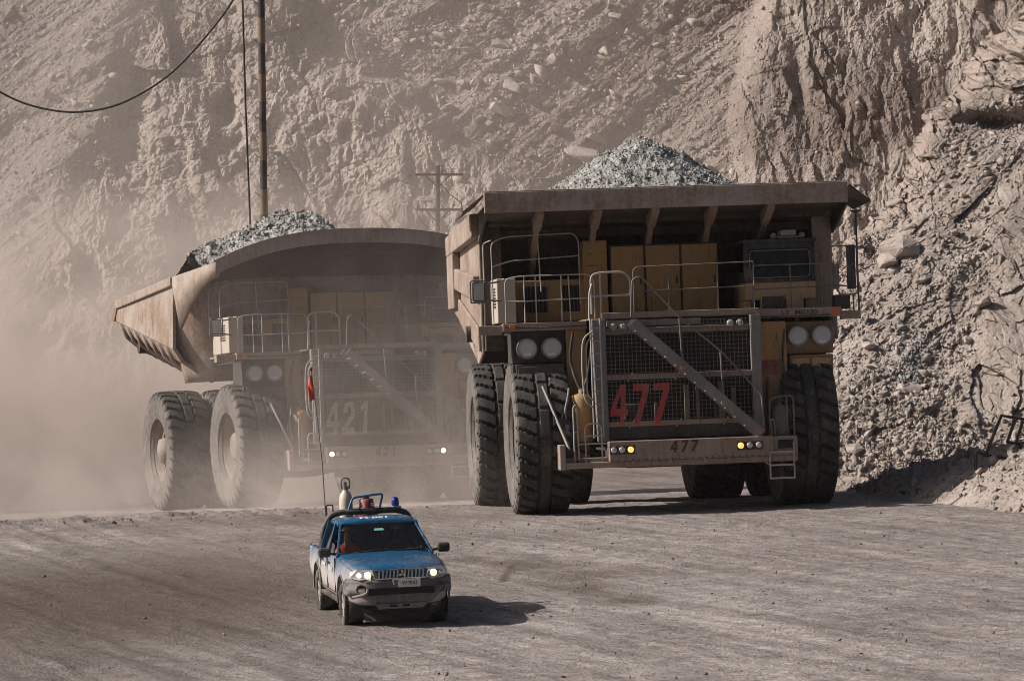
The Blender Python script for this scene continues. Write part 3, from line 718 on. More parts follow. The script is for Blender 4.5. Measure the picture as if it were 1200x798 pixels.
def haul_truck(fleet, style, label, lamps, numcol):
    T = empty('haul_truck')
    tag(T, label, 'dump truck', 'loaded mining dump trucks')
    # chassis
    b = MB()
    for s in (-1, 1):
        b.box((s*0.85,-1.6,1.35),(s*1.25,9.6,2.5))
        b.box((s*1.25,-0.35,1.5),(s*2.45,0.35,2.1))
        b.cyl((s*2.0,0.15,1.7),(s*1.75,0.35,3.9),0.26,0.33,16)
        b.box((s*1.3,5.2,2.0),(s*2.3,5.8,3.0))
        b.cyl((s*1.05,2.4,1.9),(s*1.2,4.6,4.1),0.22,n=14)
    b.box((-1.25,-1.7,1.02),(1.25,2.6,1.6)); b.box((-1.2,2.8,1.5),(1.2,3.4,2.6)); b.box((-1.3,8.6,1.7),(1.3,9.7,2.9))
    b.build('frame', 'dark', T, 0.03)
    b = MB(); b.box((-1.5,-1.45,1.62),(1.5,2.4,4.25)); b.box((-1.7,-1.2,2.2),(-1.5,0.4,3.9)); b.box((1.5,-1.2,2.2),(1.7,0.4,3.9))
    b.build('engine', 'dark', T, 0.04)
    b = MB(); b.lathe([(0.5,-2.7),(0.62,-1.6),(0.85,-1.15),(0.98,-0.5),(0.98,0.5),(0.85,1.15),(0.62,1.6),(0.5,2.7)], (0,6.3,1.82), (1,0,0), 28)
    b.build('axle_housing', 'dark', T)
    # wheels
    for s in (-1, 1):
        wheel(T, s*(3.12 if style == 'flat' else 3.42), 0, 1.79, s > 0, RIMF, 0.4*s)
        wheel(T, s*(3.50 if style == 'flat' else 3.80), 6.3, 1.79, s > 0, RIMR, 0.7)
        wheel(T, s*(1.93 if style == 'flat' else 2.25), 6.3, 1.79, s > 0, RIMR, 1.3)
    # radiator front
    b = MB(); b.box((-1.655,-1.55,1.7),(1.715,-1.50,4.40)); rg = b.build('radiator_grille', 'core', T)
    for poly in ([(-1.92,-1.95,1.65),(-1.66,-1.95,1.65),(-1.66,-1.95,4.47),(-1.98,-1.95,4.47)], [(1.72,-1.95,1.65),(1.92,-1.95,1.65),(1.96,-1.95,4.47),(1.72,-1.95,4.47)]):
        b = MB(); b.prism(poly, (0,0.25,0)); b.build('grille_post', 'grey', rg, 0.015)
    for y0, y1, z0, z1 in ((-1.90,-1.78,3.06,3.19),(-1.90,-1.78,1.98,2.10),(-1.70,-1.60,4.12,4.26)):
        b = MB(); b.box((-1.655,y0,z0),(1.715,y1,z1))
        if z0 < 4:
            for x in (-1.2,-0.1,1.0): b.box((x,-1.95,z0-.03),(x+.05,-1.895,z0+.03)); b.box((x+.1,-1.95,z1-.03),(x+.15,-1.895,z1+.03))
        b.build('crossbar', 'beam', rg, 0.01)
    for x, w, z1 in ((0.15,.10,2.9),(0.42,.08,2.85),(0.95,.14,2.95),(1.25,.1,2.8),(-0.55,.08,2.5)):
        b = MB(); b.box((x,-1.70,2.0),(x+w,-1.62,z1)); b.build('coolant_pipe', 'rim', rg)
    b = MB(); b.box((-1.6,-1.66,4.30),(0.6,-1.58,4.44)); b.build('header_tank', 'rim', rg)
    b = MB()
    nx = 34
    for i in range(1, nx):
        x = -1.655+3.37*i/nx; b.box((x-.006,-1.928,2.10),(x+.006,-1.918,4.42))
    for k in range(24):
        z = 2.14+k*0.098
        if abs(z-3.125) > .08: b.box((-1.655,-1.917,z-.006),(1.715,-1.907,z+.006))
    b.build('grille_mesh', 'mesh', rg)
    number(rg, fleet, -1.60, 2.03, 0.42, 0.93, 0.055, -1.9055, numcol, lean=0.18)
    b = MB(); b.box((-1.655,-1.9,1.70),(1.715,-1.6,1.97)); b.build('radiator_sill', 'dark', rg)
    for x in (-1.45,-1.22,1.28,1.50):
        b = MB(); b.lathe([(0.0,0),(0.06,0.005),(0.085,0.03),(0.085,0.1)], (x,-1.78,4.29), (0,1,0), 14); b.build('work_light', 'lens', rg)
    # stair across the grille
    b = MB()
    p, q = V3((-1.12,-2.12,4.38)), V3((1.78,-2.12,1.72))
    b.bar(p, q, 0.05, 0.21); b.bar(p+V3((0,-.55,0)), q+V3((0,-.55,0)), 0.05, 0.21)
    for k in range(1, 13):
        c = p.lerp(q, k/13); b.box((c.x-.12,c.y-.53,c.z-.015),(c.x+.12,c.y-.02,c.z+.015))
    st = b.build('stair', 'grey', T)
    b = MB()
    for x, z0, z1 in ((0.0,3.38,4.42),(0.92,2.52,3.62)):
        b.tube([(x,-2.67,z0),(x-.04,-2.67,z1)], 0.022)
    b.tube([(-1.15,-2.67,4.5),(-1.10,-2.67,5.35),(-.9,-2.67,5.42),(0.0,-2.67,4.42),(0.92,-2.67,3.62),(1.80,-2.67,2.62),(1.84,-2.67,1.75)], 0.022, fillet=0.1)
    b.build('stair_rail', 'darkrail', st)
    for x, z in ((0.02,3.30),(0.93,2.46),(1.74,1.78)):
        b = MB(); b.box((x-.07,-2.72,z-.05),(x+.07,-2.66,z+.05)); b.build('rail_clamp', 'clamp', st, 0.01)
    # ladder at the left of the grille
    b = MB()
    for x in (-2.02,-1.80): b.tube([(x,-2.05,1.75),(x,-2.05,4.5)], 0.022)
    for k in range(9): b.tube([(-2.02,-2.05,1.95+k*0.29),(-1.80,-2.05,1.95+k*0.29)], 0.014, 6)
    b.tube([(-1.98,-2.07,4.20),(-2.22,-2.12,4.05),(-2.26,-2.12,3.4),(-2.22,-2.12,2.6),(-2.02,-2.07,2.45)], 0.022, fillet=.2)
    b.tube([(-1.98,-2.07,4.10),(-2.14,-2.10,3.95),(-2.16,-2.10,2.75),(-2.0,-2.07,2.6)], 0.018, fillet=.2)
    b.build('ladder', 'rail', T)
    # bumper
    b = MB()
    b.box((-1.72,-2.36,1.20),(2.10,-1.98,1.66)); b.box((-2.72,-2.30,1.06),(2.66,-1.6,1.20)); b.box((2.10,-2.30,1.20),(2.66,-2.0,1.64))
    b.box((-2.86,-2.30,1.04),(-2.72,-1.5,1.62)); b.box((-2.72,-2.1,1.20),(-1.72,-1.5,1.30))
    for x in (-1.2,-0.35,0.45,1.0): b.box((x,-2.385,1.10),(x+.08,-2.30,1.22))
    bp = b.build('bumper', 'beam', T, 0.02)
    b = MB(); b.box((2.2,-2.32,1.36),(2.56,-2.301,1.56)); b.build('step_recess', 'core', bp)
    number(bp, fleet, -0.30, 1.36, 0.17, 0.27, 0.06, -2.372, 'inkdark', lean=0.25, name='stencilled_number')
    for x, key in zip((-1.62,-1.43,-1.23,1.32,1.53,1.74), lamps):
        b = MB(); b.box((x-.095,-2.40,1.36),(x+.095,-2.36,1.56)); h = b.build('bumper_light', 'black', bp, 0.01)
        b = MB(); b.lathe([(0,0),(0.05,0.004),(0.072,0.02),(0.075,0.06)], (x,-2.425,1.46), (0,1,0), 16); b.build('lens', {'o':'lens','a':'amber_lit','w':'white_lit'}[key], h)
    # headlight clusters
    for s, x0, x1, xs, zz in ((-1,-3.75,-2.50,(-3.40,-2.82),3.86), (1,2.68,3.83,(2.98,3.55),3.94)):
        b = MB(); b.box((x0,-0.85,3.52),(x1,0.1,4.28)); b.box((x0+.08,-1.0,3.06),(x1-.04,-0.3,3.50)); b.box((x0,-0.93,3.10),(x0+.06,-0.80,3.50)); b.box((x0+.3,-0.7,2.86),(x0+.5,-0.4,3.06)); b.box((x1-.35,-0.7,2.9),(x1-.2,-0.4,3.06))
        hb = b.build('headlight_bracket', 'dark' if s < 0 else 'ochre', T, 0.02)
        b = MB(); xm = (x0+x1)/2
        if s > 0: b.box((x0+.14,-1.025,3.10),(xm-.03,-1.001,3.42)); b.box((xm+.03,-1.025,3.10),(x1-.1,-1.001,3.42))
        else: b.box((x0+.12,-1.025,3.10),(x1-.3,-1.001,3.44)); b.box((x1-.28,-1.03,3.12),(x1-.06,-1.001,3.40))
        b.build('cover_plate', 'tan' if s > 0 else 'body_shade', hb, 0.01)
        for x in xs:
            b = MB(); b.lathe([(0.215,0.02),(0.215,-0.02),(0.245,-0.02),(0.25,0.05),(0.25,0.2)], (x,-1.0,zz), (0,1,0), 28, caps=False); h = b.build('headlight', 'grey', hb)
            b = MB(); b.lathe([(0.0,-0.012),(0.03,-0.012),(0.035,0.002),(0.10,0.002),(0.105,-0.004),(0.16,0.0),(0.165,0.008),(0.215,0.012)], (x,-1.0,zz), (0,1,0), 28, smooth=False); b.build('lens', 'lampglass', h); b = MB(); b.box((x-.08,-1.016,zz-.16),(x+.08,-1.002,zz-.12)); b.build('lamp_label', 'whitepaint', h)
    # yellow front panels and plate
    b = MB(); b.box((1.95,-1.2,1.62),(2.66,-0.6,4.30)); b.prism([(2.66,-1.1,1.75),(2.90,-1.1,3.0),(2.66,-1.1,3.0)], (0,.08,0))
    fp = b.build('front_panel', 'yellow', T, 0.02)
    b = MB(); b.box((2.04,-1.215,3.06),(2.54,-1.202,3.40)); b.build('warning_plate', 'plaque', fp)
    b = MB(); b.box((-2.48,-0.9,1.30),(-2.0,-0.5,4.28)); b.build('front_panel', 'yellow', T, 0.02)
    # deck
    b = MB()
    b.box((-3.95,-1.05,4.27),(-1.99,-0.85,4.46)); b.box((-1.70,-1.62,4.48),(1.98,-1.50,4.62)); b.box((1.985,-1.05,4.38),(4.02,-0.85,4.60))
    b.box((-4.52,-0.95,4.20),(-3.96,-0.70,4.42)); b.box((4.03,-0.92,4.30),(4.50,-0.74,4.50)); b.box((1.90,-1.22,4.30),(1.98,-1.0,4.62))
    b.box((-3.95,-0.84,4.38),(-2.0,2.2,4.44)); b.box((-1.99,-1.49,4.46),(1.98,2.2,4.50)); b.box((1.985,-0.84,4.47),(4.02,2.2,4.52))
    dk = b.build('deck', 'beam', T, 0.012)
    b = MB(); b.box((3.80,-1.10,4.42),(3.98,-1.055,4.58)); b.build('marker_light', 'amber', dk, 0.01)
    b = MB(); b.box((-3.80,-1.09,4.32),(-3.66,-1.055,4.42)); b.build('marker_light', 'amber', dk, 0.01)
    if fleet == '477':
        text_obj('deck_lettering', 'LT  M0330', .15, 'inkdark', dk, (3.02,-1.053,4.49), ext=.001, off=.003, sx=1.3)
    # guard rails
    rails(T, 'guard_rail', [[(-3.86,-0.95,4.46),(-3.86,-0.95,5.50),(-3.5,-1.0,5.55),(-1.9,-1.0,5.55),(-1.78,-1.0,5.4),(-1.78,-1.0,4.46)],
        [(-3.86,-0.95,4.98),(-3.5,-1.0,4.96),(-1.78,-1.0,5.0)]]+[[(x,-1.0,4.46),(x,-1.0,5.54)] for x in (-3.42,-3.15,-2.55)]+[[(-2.35,-1.0,4.46),(-2.38,-1.0,5.52)]]+
        [[(-3.86,-0.95,5.50),(-3.9,1.0,5.50)]], 0.016, 'rail')
    rails(T, 'high_guard_rail', [[(-4.05,0.2,4.46),(-4.05,0.2,6.40),(-3.7,0.2,6.52),(-2.1,0.2,6.56),(-1.98,0.2,6.4),(-1.98,0.2,4.9)],
        [(-4.05,0.2,5.82),(-3.6,0.2,5.95),(-1.98,0.2,6.02)],[(-2.95,0.2,6.55),(-2.90,0.2,5.2)],[(-4.18,0.9,5.4),(-4.18,0.9,6.40),(-4.05,0.2,6.45)]], 0.016, 'rail')
    rails(T, 'gate_rail', [[(-1.92,-1.55,4.6),(-1.92,-1.55,5.50),(-1.70,-1.55,5.56),(-1.15,-1.55,5.56),(-1.0,-1.55,5.4),(-1.0,-1.55,4.5)],[(-1.92,-1.55,5.02),(-1.0,-1.55,5.02)],[(-1.70,-1.55,4.5),(-1.70,-1.55,5.54)],
        [(-2.0,-1.7,4.5),(-1.98,-1.7,5.1),(-1.9,-1.6,5.3)]], 0.026, 'rail')
    rails(T, 'deck_rail', [[(-0.92,-1.5,4.62),(-0.92,-1.5,5.66),(1.9,-1.5,5.70)],[(-0.92,-1.5,5.1),(1.9,-1.5,5.14)]]+[[(x,-1.5,4.62),(x,-1.5,5.68)] for x in (-0.1,1.05,1.9)], 0.016, 'darkrail')
    rails(T, 'cab_rail', [[(1.95,-0.95,4.6),(1.95,-0.95,5.62),(3.95,-0.95,5.62),(3.95,-0.95,4.95)],[(1.95,-0.95,5.06),(4.0,-0.95,5.10)],[(2.85,-0.95,4.6),(2.85,-0.95,5.62)],[(3.6,-0.95,4.6),(3.6,-0.95,5.62)]], 0.016, 'darkrail')
    # left cabinets
    b = MB(); b.box((-3.50,0.6,4.50),(-1.75,1.7,5.48)); gb = b.build('louvre_cabinet', 'yellow', T, 0.02)
    for x0, x1 in ((-3.30,-2.72),(-2.38,-1.95)):
        b = MB(); b.box((x0,0.592,4.72),(x1,0.598,5.34)); lv = b.build('louvre', 'core', gb)
        b = MB(); nn = int((x1-x0)/.09)
        for k in range(nn+1): b.box((x0+k*.09,0.565,4.72),(x0+k*.09+.03,0.59,5.34))
        b.build('louvre_slats', 'body_shade', lv)
    b = MB(); b.box((-1.84,0.55,4.52),(-1.27,1.5,6.38)); b.box((-1.78,0.50,5.60),(-1.45,0.548,5.78)); b.build('control_box', 'yellow', T, 0.02)
    b = MB(); b.box((-4.02,-0.55,4.48),(-3.58,1.15,5.52)); sb = b.build('side_cabinet', 'beige', T, 0.02)
    b = MB()
    for k in range(7): b.box((-4.035,-0.2,4.85+k*.07),(-4.021,0.35,4.885+k*.07))
    b.build('vent', 'dark', sb)
    b = MB(); b.box((-4.04,0.45,5.05),(-4.022,0.9,5.4)); b.build('hatch', 'grey', sb)
    # electrical cabinet
    b = MB(); b.box((-1.20,0.6,4.52),(1.40,2.0,6.26)); ec = b.build('electrical_cabinet', 'dark', T, 0.02)
    for x0, x1 in ((-1.17,-0.40),(-0.34,0.46),(0.52,1.37)):
        b = MB(); b.box((x0,0.565,4.58),(x1,0.598,6.22)); d = b.build('door', 'yellow', ec, 0.012)
        b = MB(); b.box((x1-.10,0.545,5.30),(x1-.06,0.564,5.48)); b.build('handle', 'dark', d)
    # cab
    b = MB(); b.box((1.88,-0.42,4.82),(3.54,1.5,5.24)); b.box((2.22,-0.45,4.53),(2.80,-0.2,4.95)); b.box((2.82,-0.44,4.53),(3.24,-0.2,4.95)); b.box((1.88,-0.3,4.53),(2.02,1.5,4.82)); b.box((3.30,-0.3,4.53),(3.54,1.5,4.82)); b.box((2.02,1.3,4.53),(3.3,1.5,4.82))
    cab = b.build('cab', 'tan', T, 0.02)
    b = MB(); b.box((2.24,-0.462,4.56),(2.78,-0.452,4.90)); b.build('hatch', 'body_shade', cab)
    b = MB()
    for x in (1.84,3.42): 
        for y in (-0.46,1.4): b.box((x,y,5.24),(x+.12,y+.12,6.16))
    b.box((1.84,-0.46,5.24),(3.54,-0.34,5.31)); b.box((1.84,-0.46,6.02),(3.54,-0.34,6.16)); b.box((1.80,-0.50,6.16),(3.58,1.56,6.24))
    b.box((1.86,1.40,5.24),(3.52,1.46,6.16)); b.box((3.46,-.34,5.24),(3.52,1.40,5.5)); b.box((1.86,-.34,5.24),(1.92,1.4,5.5)); b.box((1.92,-.34,5.242),(3.46,1.40,5.26))
    cf = b.build('cab_frame', 'black', cab, 0.015)
    b = MB(); b.box((1.97,-0.41,5.31),(3.41,-0.39,6.02)); b.build('windscreen', 'cabglass', cab)
    b = MB(); b.tube([(1.98,-0.47,5.34),(1.98,-0.47,5.98),(3.40,-0.47,5.98),(3.40,-0.47,5.34),(1.98,-0.47,5.34)], 0.014, 6, fillet=.08); b.build('window_seal', 'grey', cab)
    for x in (1.89,3.49):
        b = MB(); b.box((x-.01,-.34,5.5),(x+.01,1.4,6.16)); b.build('side_window', 'cabglass', cab)
    b = MB(); b.box((2.70,-0.20,6.26),(3.25,0.4,6.32)); b.box((2.78,-0.25,6.32),(3.15,0.3,6.46)); b.build('roof_unit', 'beige', cab, 0.03)
    for x in (2.62,3.30):
        b = MB(); b.lathe([(0.0,0),(0.06,0.01),(0.07,0.03),(0.07,0.10)], (x,-0.2,6.33), (0,1,0), 14); b.build('work_light', 'beige', cab)
    b = MB(); b.box((2.35,0.55,5.262),(2.95,1.1,5.42)); b.box((2.38,1.0,5.42),(2.92,1.15,5.95)); b.build('driver_seat', 'interior', cab, 0.04)
    # mirrors, antenna
    def mirror(x0, x1, z0, z1, y, stay):
        b = MB(); b.box((x0,y,z0),(x1,y+.12,z1)); m = b.build('mirror', 'black', T, 0.02)
        b = MB(); b.box((x0+.03,y-.012,z0+.03),(x1-.03,y-.002,z1-.03)) if x1 < 0 else b.box((x0+.03,y+.122,z0+.03),(x1-.03,y+.13,z1-.03)); b.build('mirror_glass', 'mirror' if x1 > 0 else 'lens', m)
        b = MB()
        for l in stay: b.tube(l, 0.02, 8, fillet=.06)
        b.build('mirror_arm', 'darkrail', m)
    mirror(-4.62,-4.32,5.00,5.44,-0.9,[[(-4.66,-.85,4.97),(-4.66,-.85,5.48),(-4.28,-.85,5.48),(-4.28,-.85,4.97),(-4.66,-.85,4.97)],[(-4.28,-.85,5.4),(-3.95,-.6,5.45)],[(-4.28,-.85,5.02),(-3.95,-.6,5.0)]])
    mirror(4.22,4.42,5.00,6.02,-0.9,[[(3.6,-.6,5.9),(3.75,-.84,6.02),(4.46,-.84,6.02),(4.46,-.84,4.9),(4.05,-.84,4.85),(3.95,-.84,5.05)],[(4.35,-.84,4.9),(4.35,-.84,4.5)],[(3.95,-.84,5.1),(4.46,-.84,5.05)]])
    b = MB(); b.tube([(4.48,-0.82,4.5),(4.48,-0.82,6.80)], 0.022); b.lathe([(0.02,0),(0.13,0.04),(0.13,0.07),(0.0,0.08)], (4.48,-0.82,6.78), (0,0,1), 14); b.build('antenna', 'black', T)
    b = MB(); b.box((3.93,-0.80,4.55),(4.28,-0.3,4.88)); b.build('mirror_box', 'dark', T, 0.02)
    # front platform fittings
    b = MB(); b.lathe([(0.0,0),(0.20,0.02),(0.25,0.08),(0.25,1.02),(0.20,1.13),(0.06,1.16),(0.06,1.26),(0.0,1.26)], (-2.22,-1.42,1.62), (0,0,1), 24); b.build('accumulator', 'yellow', T)
    b = MB()
    b.lathe([(0.0,0),(0.09,0.01),(0.10,0.3),(0.05,0.36),(0.05,0.42)], (-2.62,-1.7,1.75), (0,0,1), 14)
    b.tube([(-2.62,-1.7,2.1),(-2.64,-1.7,2.4),(-2.55,-1.6,2.7),(-2.5,-1.4,2.9)], 0.03, fillet=.1); b.tube([(-2.70,-1.72,1.9),(-2.72,-1.72,2.3),(-2.6,-1.6,2.5)], 0.02, fillet=.1)
    b.tube([(-2.60,-1.8,1.5),(-2.58,-1.75,1.8),(-2.48,-1.6,2.0)], 0.025, fillet=.1)
    b.build('valve_block', 'grey', T)
    rails(T, 'platform_rail', [[(-2.50,-2.15,1.2),(-2.50,-2.15,2.50),(-2.42,-2.15,2.52),(-2.40,-2.15,1.25)],[(-2.5,-2.15,1.9),(-2.40,-2.15,1.9)],[(-2.24,-2.15,1.2),(-2.24,-2.15,2.08),(-1.86,-2.15,2.08),(-1.86,-2.15,1.2)],[(-2.40,-2.15,1.62),(-1.75,-2.15,1.62)],[(-2.24,-2.15,1.8),(-1.86,-2.15,1.8)]], 0.02, 'rail')
    b = MB(); b.bar((-3.12,-1.5,2.98),(-2.60,-2.0,1.50),0.05); b.build('fender_stay', 'rail', T)
    b = MB(); b.lathe([(0.0,0),(0.19,0.01),(0.20,0.05),(0.20,0.62),(0.15,0.72),(0.05,0.76),(0.05,0.84),(0.08,0.85),(0.0,0.9)], (2.36,-1.75,1.62), (0,0,1), 20); b.tube([(2.36,-1.75,2.48),(2.5,-1.72,2.44),(2.62,-1.75,2.1),(2.58,-1.78,1.8)], 0.02, fillet=.1)
    b.build('extinguisher', 'bottle', T)
    rails(T, 'platform_rail', [[(2.08,-1.9,1.64),(2.10,-1.9,2.52),(2.66,-1.9,2.58),(2.66,-1.9,1.64)],[(2.50,-1.9,1.64),(2.50,-1.9,2.56)],[(2.10,-2.2,1.64),(2.06,-2.2,2.0),(2.14,-2.2,2.05),(2.18,-2.2,1.3)]], 0.022, 'darkrail')
    b = MB()
    for x in (2.0,2.56): b.tube([(x,-2.32,1.5),(x,-2.34,0.66)], 0.02)
    for z in (0.68,0.98,1.28): b.box((2.0,-2.40,z-.02),(2.56,-2.28,z+.02))
    b.tube([(2.0,-2.32,0.98),(1.78,-2.2,1.15)], 0.015)
    b.build('boarding_ladder', 'rail', T)
    for l, r in (([(-2.35,-1.3,4.2),(-2.45,-1.25,3.6),(-2.3,-1.35,3.0),(-2.2,-1.4,2.85)],.035), ([(-1.9,-1.5,4.2),(-2.05,-1.45,3.2),(-2.35,-1.5,2.4),(-2.45,-1.2,1.7)],.03), ([(-2.5,-0.95,3.0),(-2.55,-1.2,2.2),(-2.4,-1.5,1.5),(-1.9,-1.6,1.35)],.03), ([(2.2,-1.26,3.0),(2.12,-1.3,2.4),(2.25,-1.35,1.8)],.025), ([(2.62,-1.24,4.1),(2.55,-1.26,3.5),(2.62,-1.24,2.6),(2.5,-1.3,1.7)],.022), ([(-2.6,0.3,2.9),(-2.0,0.1,2.6),(-1.7,-.2,3.0)],.04)):
        b = MB(); b.tube(l, r, 7, fillet=.2); b.build('hose', 'black', T)
    for x in (-3.7,-2.9,-2.1,2.2,3.0,3.8):
        b = MB(); b.box((x-.05,-0.84,4.20),(x+.05,2.1,4.375 if x < 0 else 4.465)); b.build('deck_support', 'dark', dk)
    b = MB()
    for k in range(24): b.lathe([(.018,0),(.018,.012)], (-1.66+k*.155,-2.375,1.225), (0,-1,0), 6)
    b.build('bolt_row', 'dark', bp)
    b = MB(); b.tube([(-3.9,-1.07,4.36),(-3.0,-1.075,4.34),(-2.0,-1.07,4.36)], .015, 6); b.tube([(2.0,-1.07,4.42),(3.0,-1.075,4.40),(3.75,-1.07,4.42)], .015, 6); b.build('conduit', 'black', dk)
    # dump body
    if style == 'flat':
        b = MB()
        b.prism([(0,1.9,6.70),(0,2.6,3.62),(0,2.72,3.62),(0,2.02,6.72)], (4.18,0,0)); b.prism([(0,1.9,6.70),(0,2.6,3.62),(0,2.72,3.62),(0,2.02,6.72)], (-4.18,0,0))
        b.prism([(-4.18,2.6,3.56),(-4.18,9.3,5.05),(-4.18,9.3,5.2),(-4.18,2.6,3.72)], (8.36,0,0))
        for x in (-2.98,-1.62,-0.27,1.10,2.45): b.prism([(x-.07,1.55,6.62),(x-.07,2.15,3.9),(x-.07,2.45,3.9),(x-.07,1.9,6.62)], (0.16,0,0))
        b.box((-4.1,0.30,6.78),(4.1,0.52,6.93)); b.box((-4.1,1.4,6.5),(4.1,1.6,6.72))
        for z in (4.5,5.6): b.box((-4.1,2.0+(6.6-z)*.2-.2,z),(4.1,2.0+(6.6-z)*.2,z+.25))
        body = b.build('dump_body', 'body_shade', T, 0.02)
        for s in (-1, 1):
            b = MB(); x = s*4.19
            b.prism([(x,1.25,3.78),(x,1.25,7.12),(x,9.0,6.86),(x,9.3,6.4),(x,9.3,5.0),(x,2.4,3.55)], (s*0.07,0,0))
            b.prism([(x+s*.071,1.0,6.55),(x+s*.071,1.0,7.12),(x+s*.071,8.9,6.86),(x+s*.071,8.9,6.36)], (s*0.20,0,0))
            b.prism([(x+s*.071,1.28,5.05),(x+s*.071,1.28,5.65),(x+s*.071,8.6,6.1),(x+s*.071,8.6,5.6)], (s*0.16,0,0))
            b.prism([(x+s*.071,6.9,5.0),(x+s*.071,6.9,6.4),(x+s*.071,8.7,6.36),(x+s*.071,8.7,5.0)], (s*0.2,0,0))
            b.prism([(x+s*.071,1.28,3.85),(x+s*.071,1.28,4.4),(x+s*.071,8.8,5.5),(x+s*.071,8.8,5.0)], (s*0.08,0,0))
            b.build('side_wall', 'body', body, 0.03)
            b = MB(); b.box((s*3.74,1.02,3.85),(s*4.185,1.5,7.0)); b.build('corner_post', 'body_shade' if s < 0 else 'body', body, 0.02)  # left post takes the paint with shade mixed into its colour
        b = MB()
        b.prism([(-4.25,-1.10,7.10),(-4.25,1.95,6.66),(-4.25,1.95,6.76),(-4.25,-1.10,7.20)], (8.5,0,0))
        cn = b.build('canopy', 'body_shade', body)
        b = MB(); b.box((-4.30,-1.28,7.03),(-0.9,-1.102,7.50)); b.box((-0.897,-1.28,7.03),(4.22,-1.102,7.50))
        b.prism([(-4.30,-1.27,7.50),(4.22,-1.27,7.50),(4.22,-0.9,7.47),(-4.30,-0.9,7.47)], (0,0,0.03))
        b.build('lip_beam', 'body', cn, 0.012)
        for x in (-2.98,-1.62,-0.27,1.10,2.45):
            b = MB(); b.prism([(x-.09,-1.05,7.08),(x-.09,0.15,6.90),(x-.09,0.05,6.62),(x-.09,-0.1,6.62),(x-.09,-1.05,6.98)], (0.18,0,0)); b.prism([(x-.07,-0.1,6.62),(x-.07,0.05,6.62),(x-.02,1.85,6.2),(x-.02,1.85,5.6)], (0.12,0,0)); b.build('canopy_bracket', 'beam', cn)
        for s in (-1, 1):
            b = MB(); b.prism([(s*4.30,-1.05,7.42),(s*4.80,-1.0,7.03),(s*4.80,1.2,6.95),(s*4.30,1.2,7.3)], (0,0,0.05)); b.prism([(s*4.22,-1.05,7.02),(s*4.22,1.1,6.4),(s*4.22,1.1,7.1),(s*4.22,-1.05,7.2)], (s*.06,0,0)); b.build('side_wing', 'body_shade', cn)
        b = MB(); b.cyl((-4.45,3.4,4.3),(-4.2,3.4,4.3),0.2,n=16); b.build('pivot_pin', 'dark', body)
    else:
        def zt(Y): return 6.85-0.052*(Y-1.6)
        def zc(Y): return 4.75+0.175*(Y-2.2)
        b = MB(); rows = []
        for Y in np.linspace(2.2, 8.8, 14):
            c = zc(Y); rows.append([(sx*x, Y, z) for sx, x, z in ((-1,4.80,zt(Y)),(-1,4.86,(zt(Y)+c)/2),(-1,4.90,c),(-1,4.66,c-.38),(-1,4.2,c-.72),(-1,3.4,c-.95),(1,3.4,c-.95),(1,4.2,c-.72),(1,4.66,c-.38),(1,4.90,c),(1,4.86,(zt(Y)+c)/2),(1,4.80,zt(Y)))])
        b.grid(rows, smooth=False)
        body = b.build('dump_body', 'body', T, solid=0.10)
        b = MB()                                          # rounded front corners and head wall
        def plan(t):                                     # t -1..1 across, rounded corners in plan
            x = 4.82*t; r = 1.25; e = max(0, abs(x)-(4.82-r)); y = 1.25+(r-math.sqrt(max(0, r*r-e*e)))
            return x, y
        ts = [-1,-.99,-.97,-.94,-.90,-.86,-.82,-.78,-.74,-.5,0,.5,.74,.78,.82,.86,.90,.94,.97,.99,1]
        rows = []
        for f in np.linspace(0, 1, 10):
            z = 3.75+f*(6.75-3.75); rows.append([(plan(t)[0]*(0.90+0.10*min(1, f*1.8)), plan(t)[1]+0.55*(1-f)-(0.0 if abs(t) > .8 else 0), z) for t in ts])
        b.grid(rows); b.build('head_wall', 'body', body, solid=0.08)
        for s in (-1, 1):
            for Y in (3.0,3.9,4.8,5.7,6.6,7.5,8.3):
                b = MB(); c = zc(Y); b.grid([[(s*(4.93), Y+d, c-.02),(s*4.72, Y+d+.05, c-.46),(s*4.25, Y+d+.1, c-.84),(s*3.5, Y+d+.1, c-1.1)] for d in (-.05,.05)]); b.build('belly_rib', 'body', body, solid=0.12)
        for s in (-1, 1):
            b = MB(); b.bar((s*4.86,2.2,zt(2.2)-.1),(s*4.86,8.8,zt(8.8)-.1),0.22,0.26); b.bar((s*4.86,8.8,zt(8.8)-.1),(s*4.92,9.0,zc(8.8)),0.2,0.2); b.build('top_rail', 'body', body, 0.03)
        b = MB(); A = 4.45
        def arch(x): return 7.08+0.86*(1-abs(x/A)**2.5)
        xs = np.linspace(-A, A, 33)
        b.grid([[(x, Y, (arch(x)-0.05)*(1-f_)+6.55*f_) for x in xs] for Y, f_ in ((-0.85,0.0),(-0.2,0.18),(0.6,0.5),(1.3,0.85),(1.75,1.0))])
        cn = b.build('canopy', 'body_shade', body, solid=0.08)
        b = MB()
        b.grid([[(x,-0.98,arch(x)+.06) for x in xs],[(x,-0.98,arch(x)-.36) for x in xs],[(x,-0.86,arch(x)-.36) for x in xs],[(x,-0.86,arch(x)+.06) for x in xs],[(x,-0.98,arch(x)+.06) for x in xs]], smooth=False)
        b.build('lip_beam', 'body', cn)
        for s in (-1, 1):
            b = MB(); x0 = s*4.42
            cur = [(-0.97,6.66),(-.3,6.56),(.35,6.32),(.9,5.98),(1.35,5.55),(1.5,5.3)]
            lo = [(x0+s*0.09*k, y, z) for k, (y, z) in enumerate(cur)]
            up = [(x0+s*0.09*k, y, 7.08-0.05*k) for k, (y, z) in enumerate(((-.97,0),(-.3,0),(.35,0),(1.0,0),(1.8,0),(2.3,0)))]
            b.grid([lo, up]); b.build('side_cheek', 'body', cn, solid=0.10)
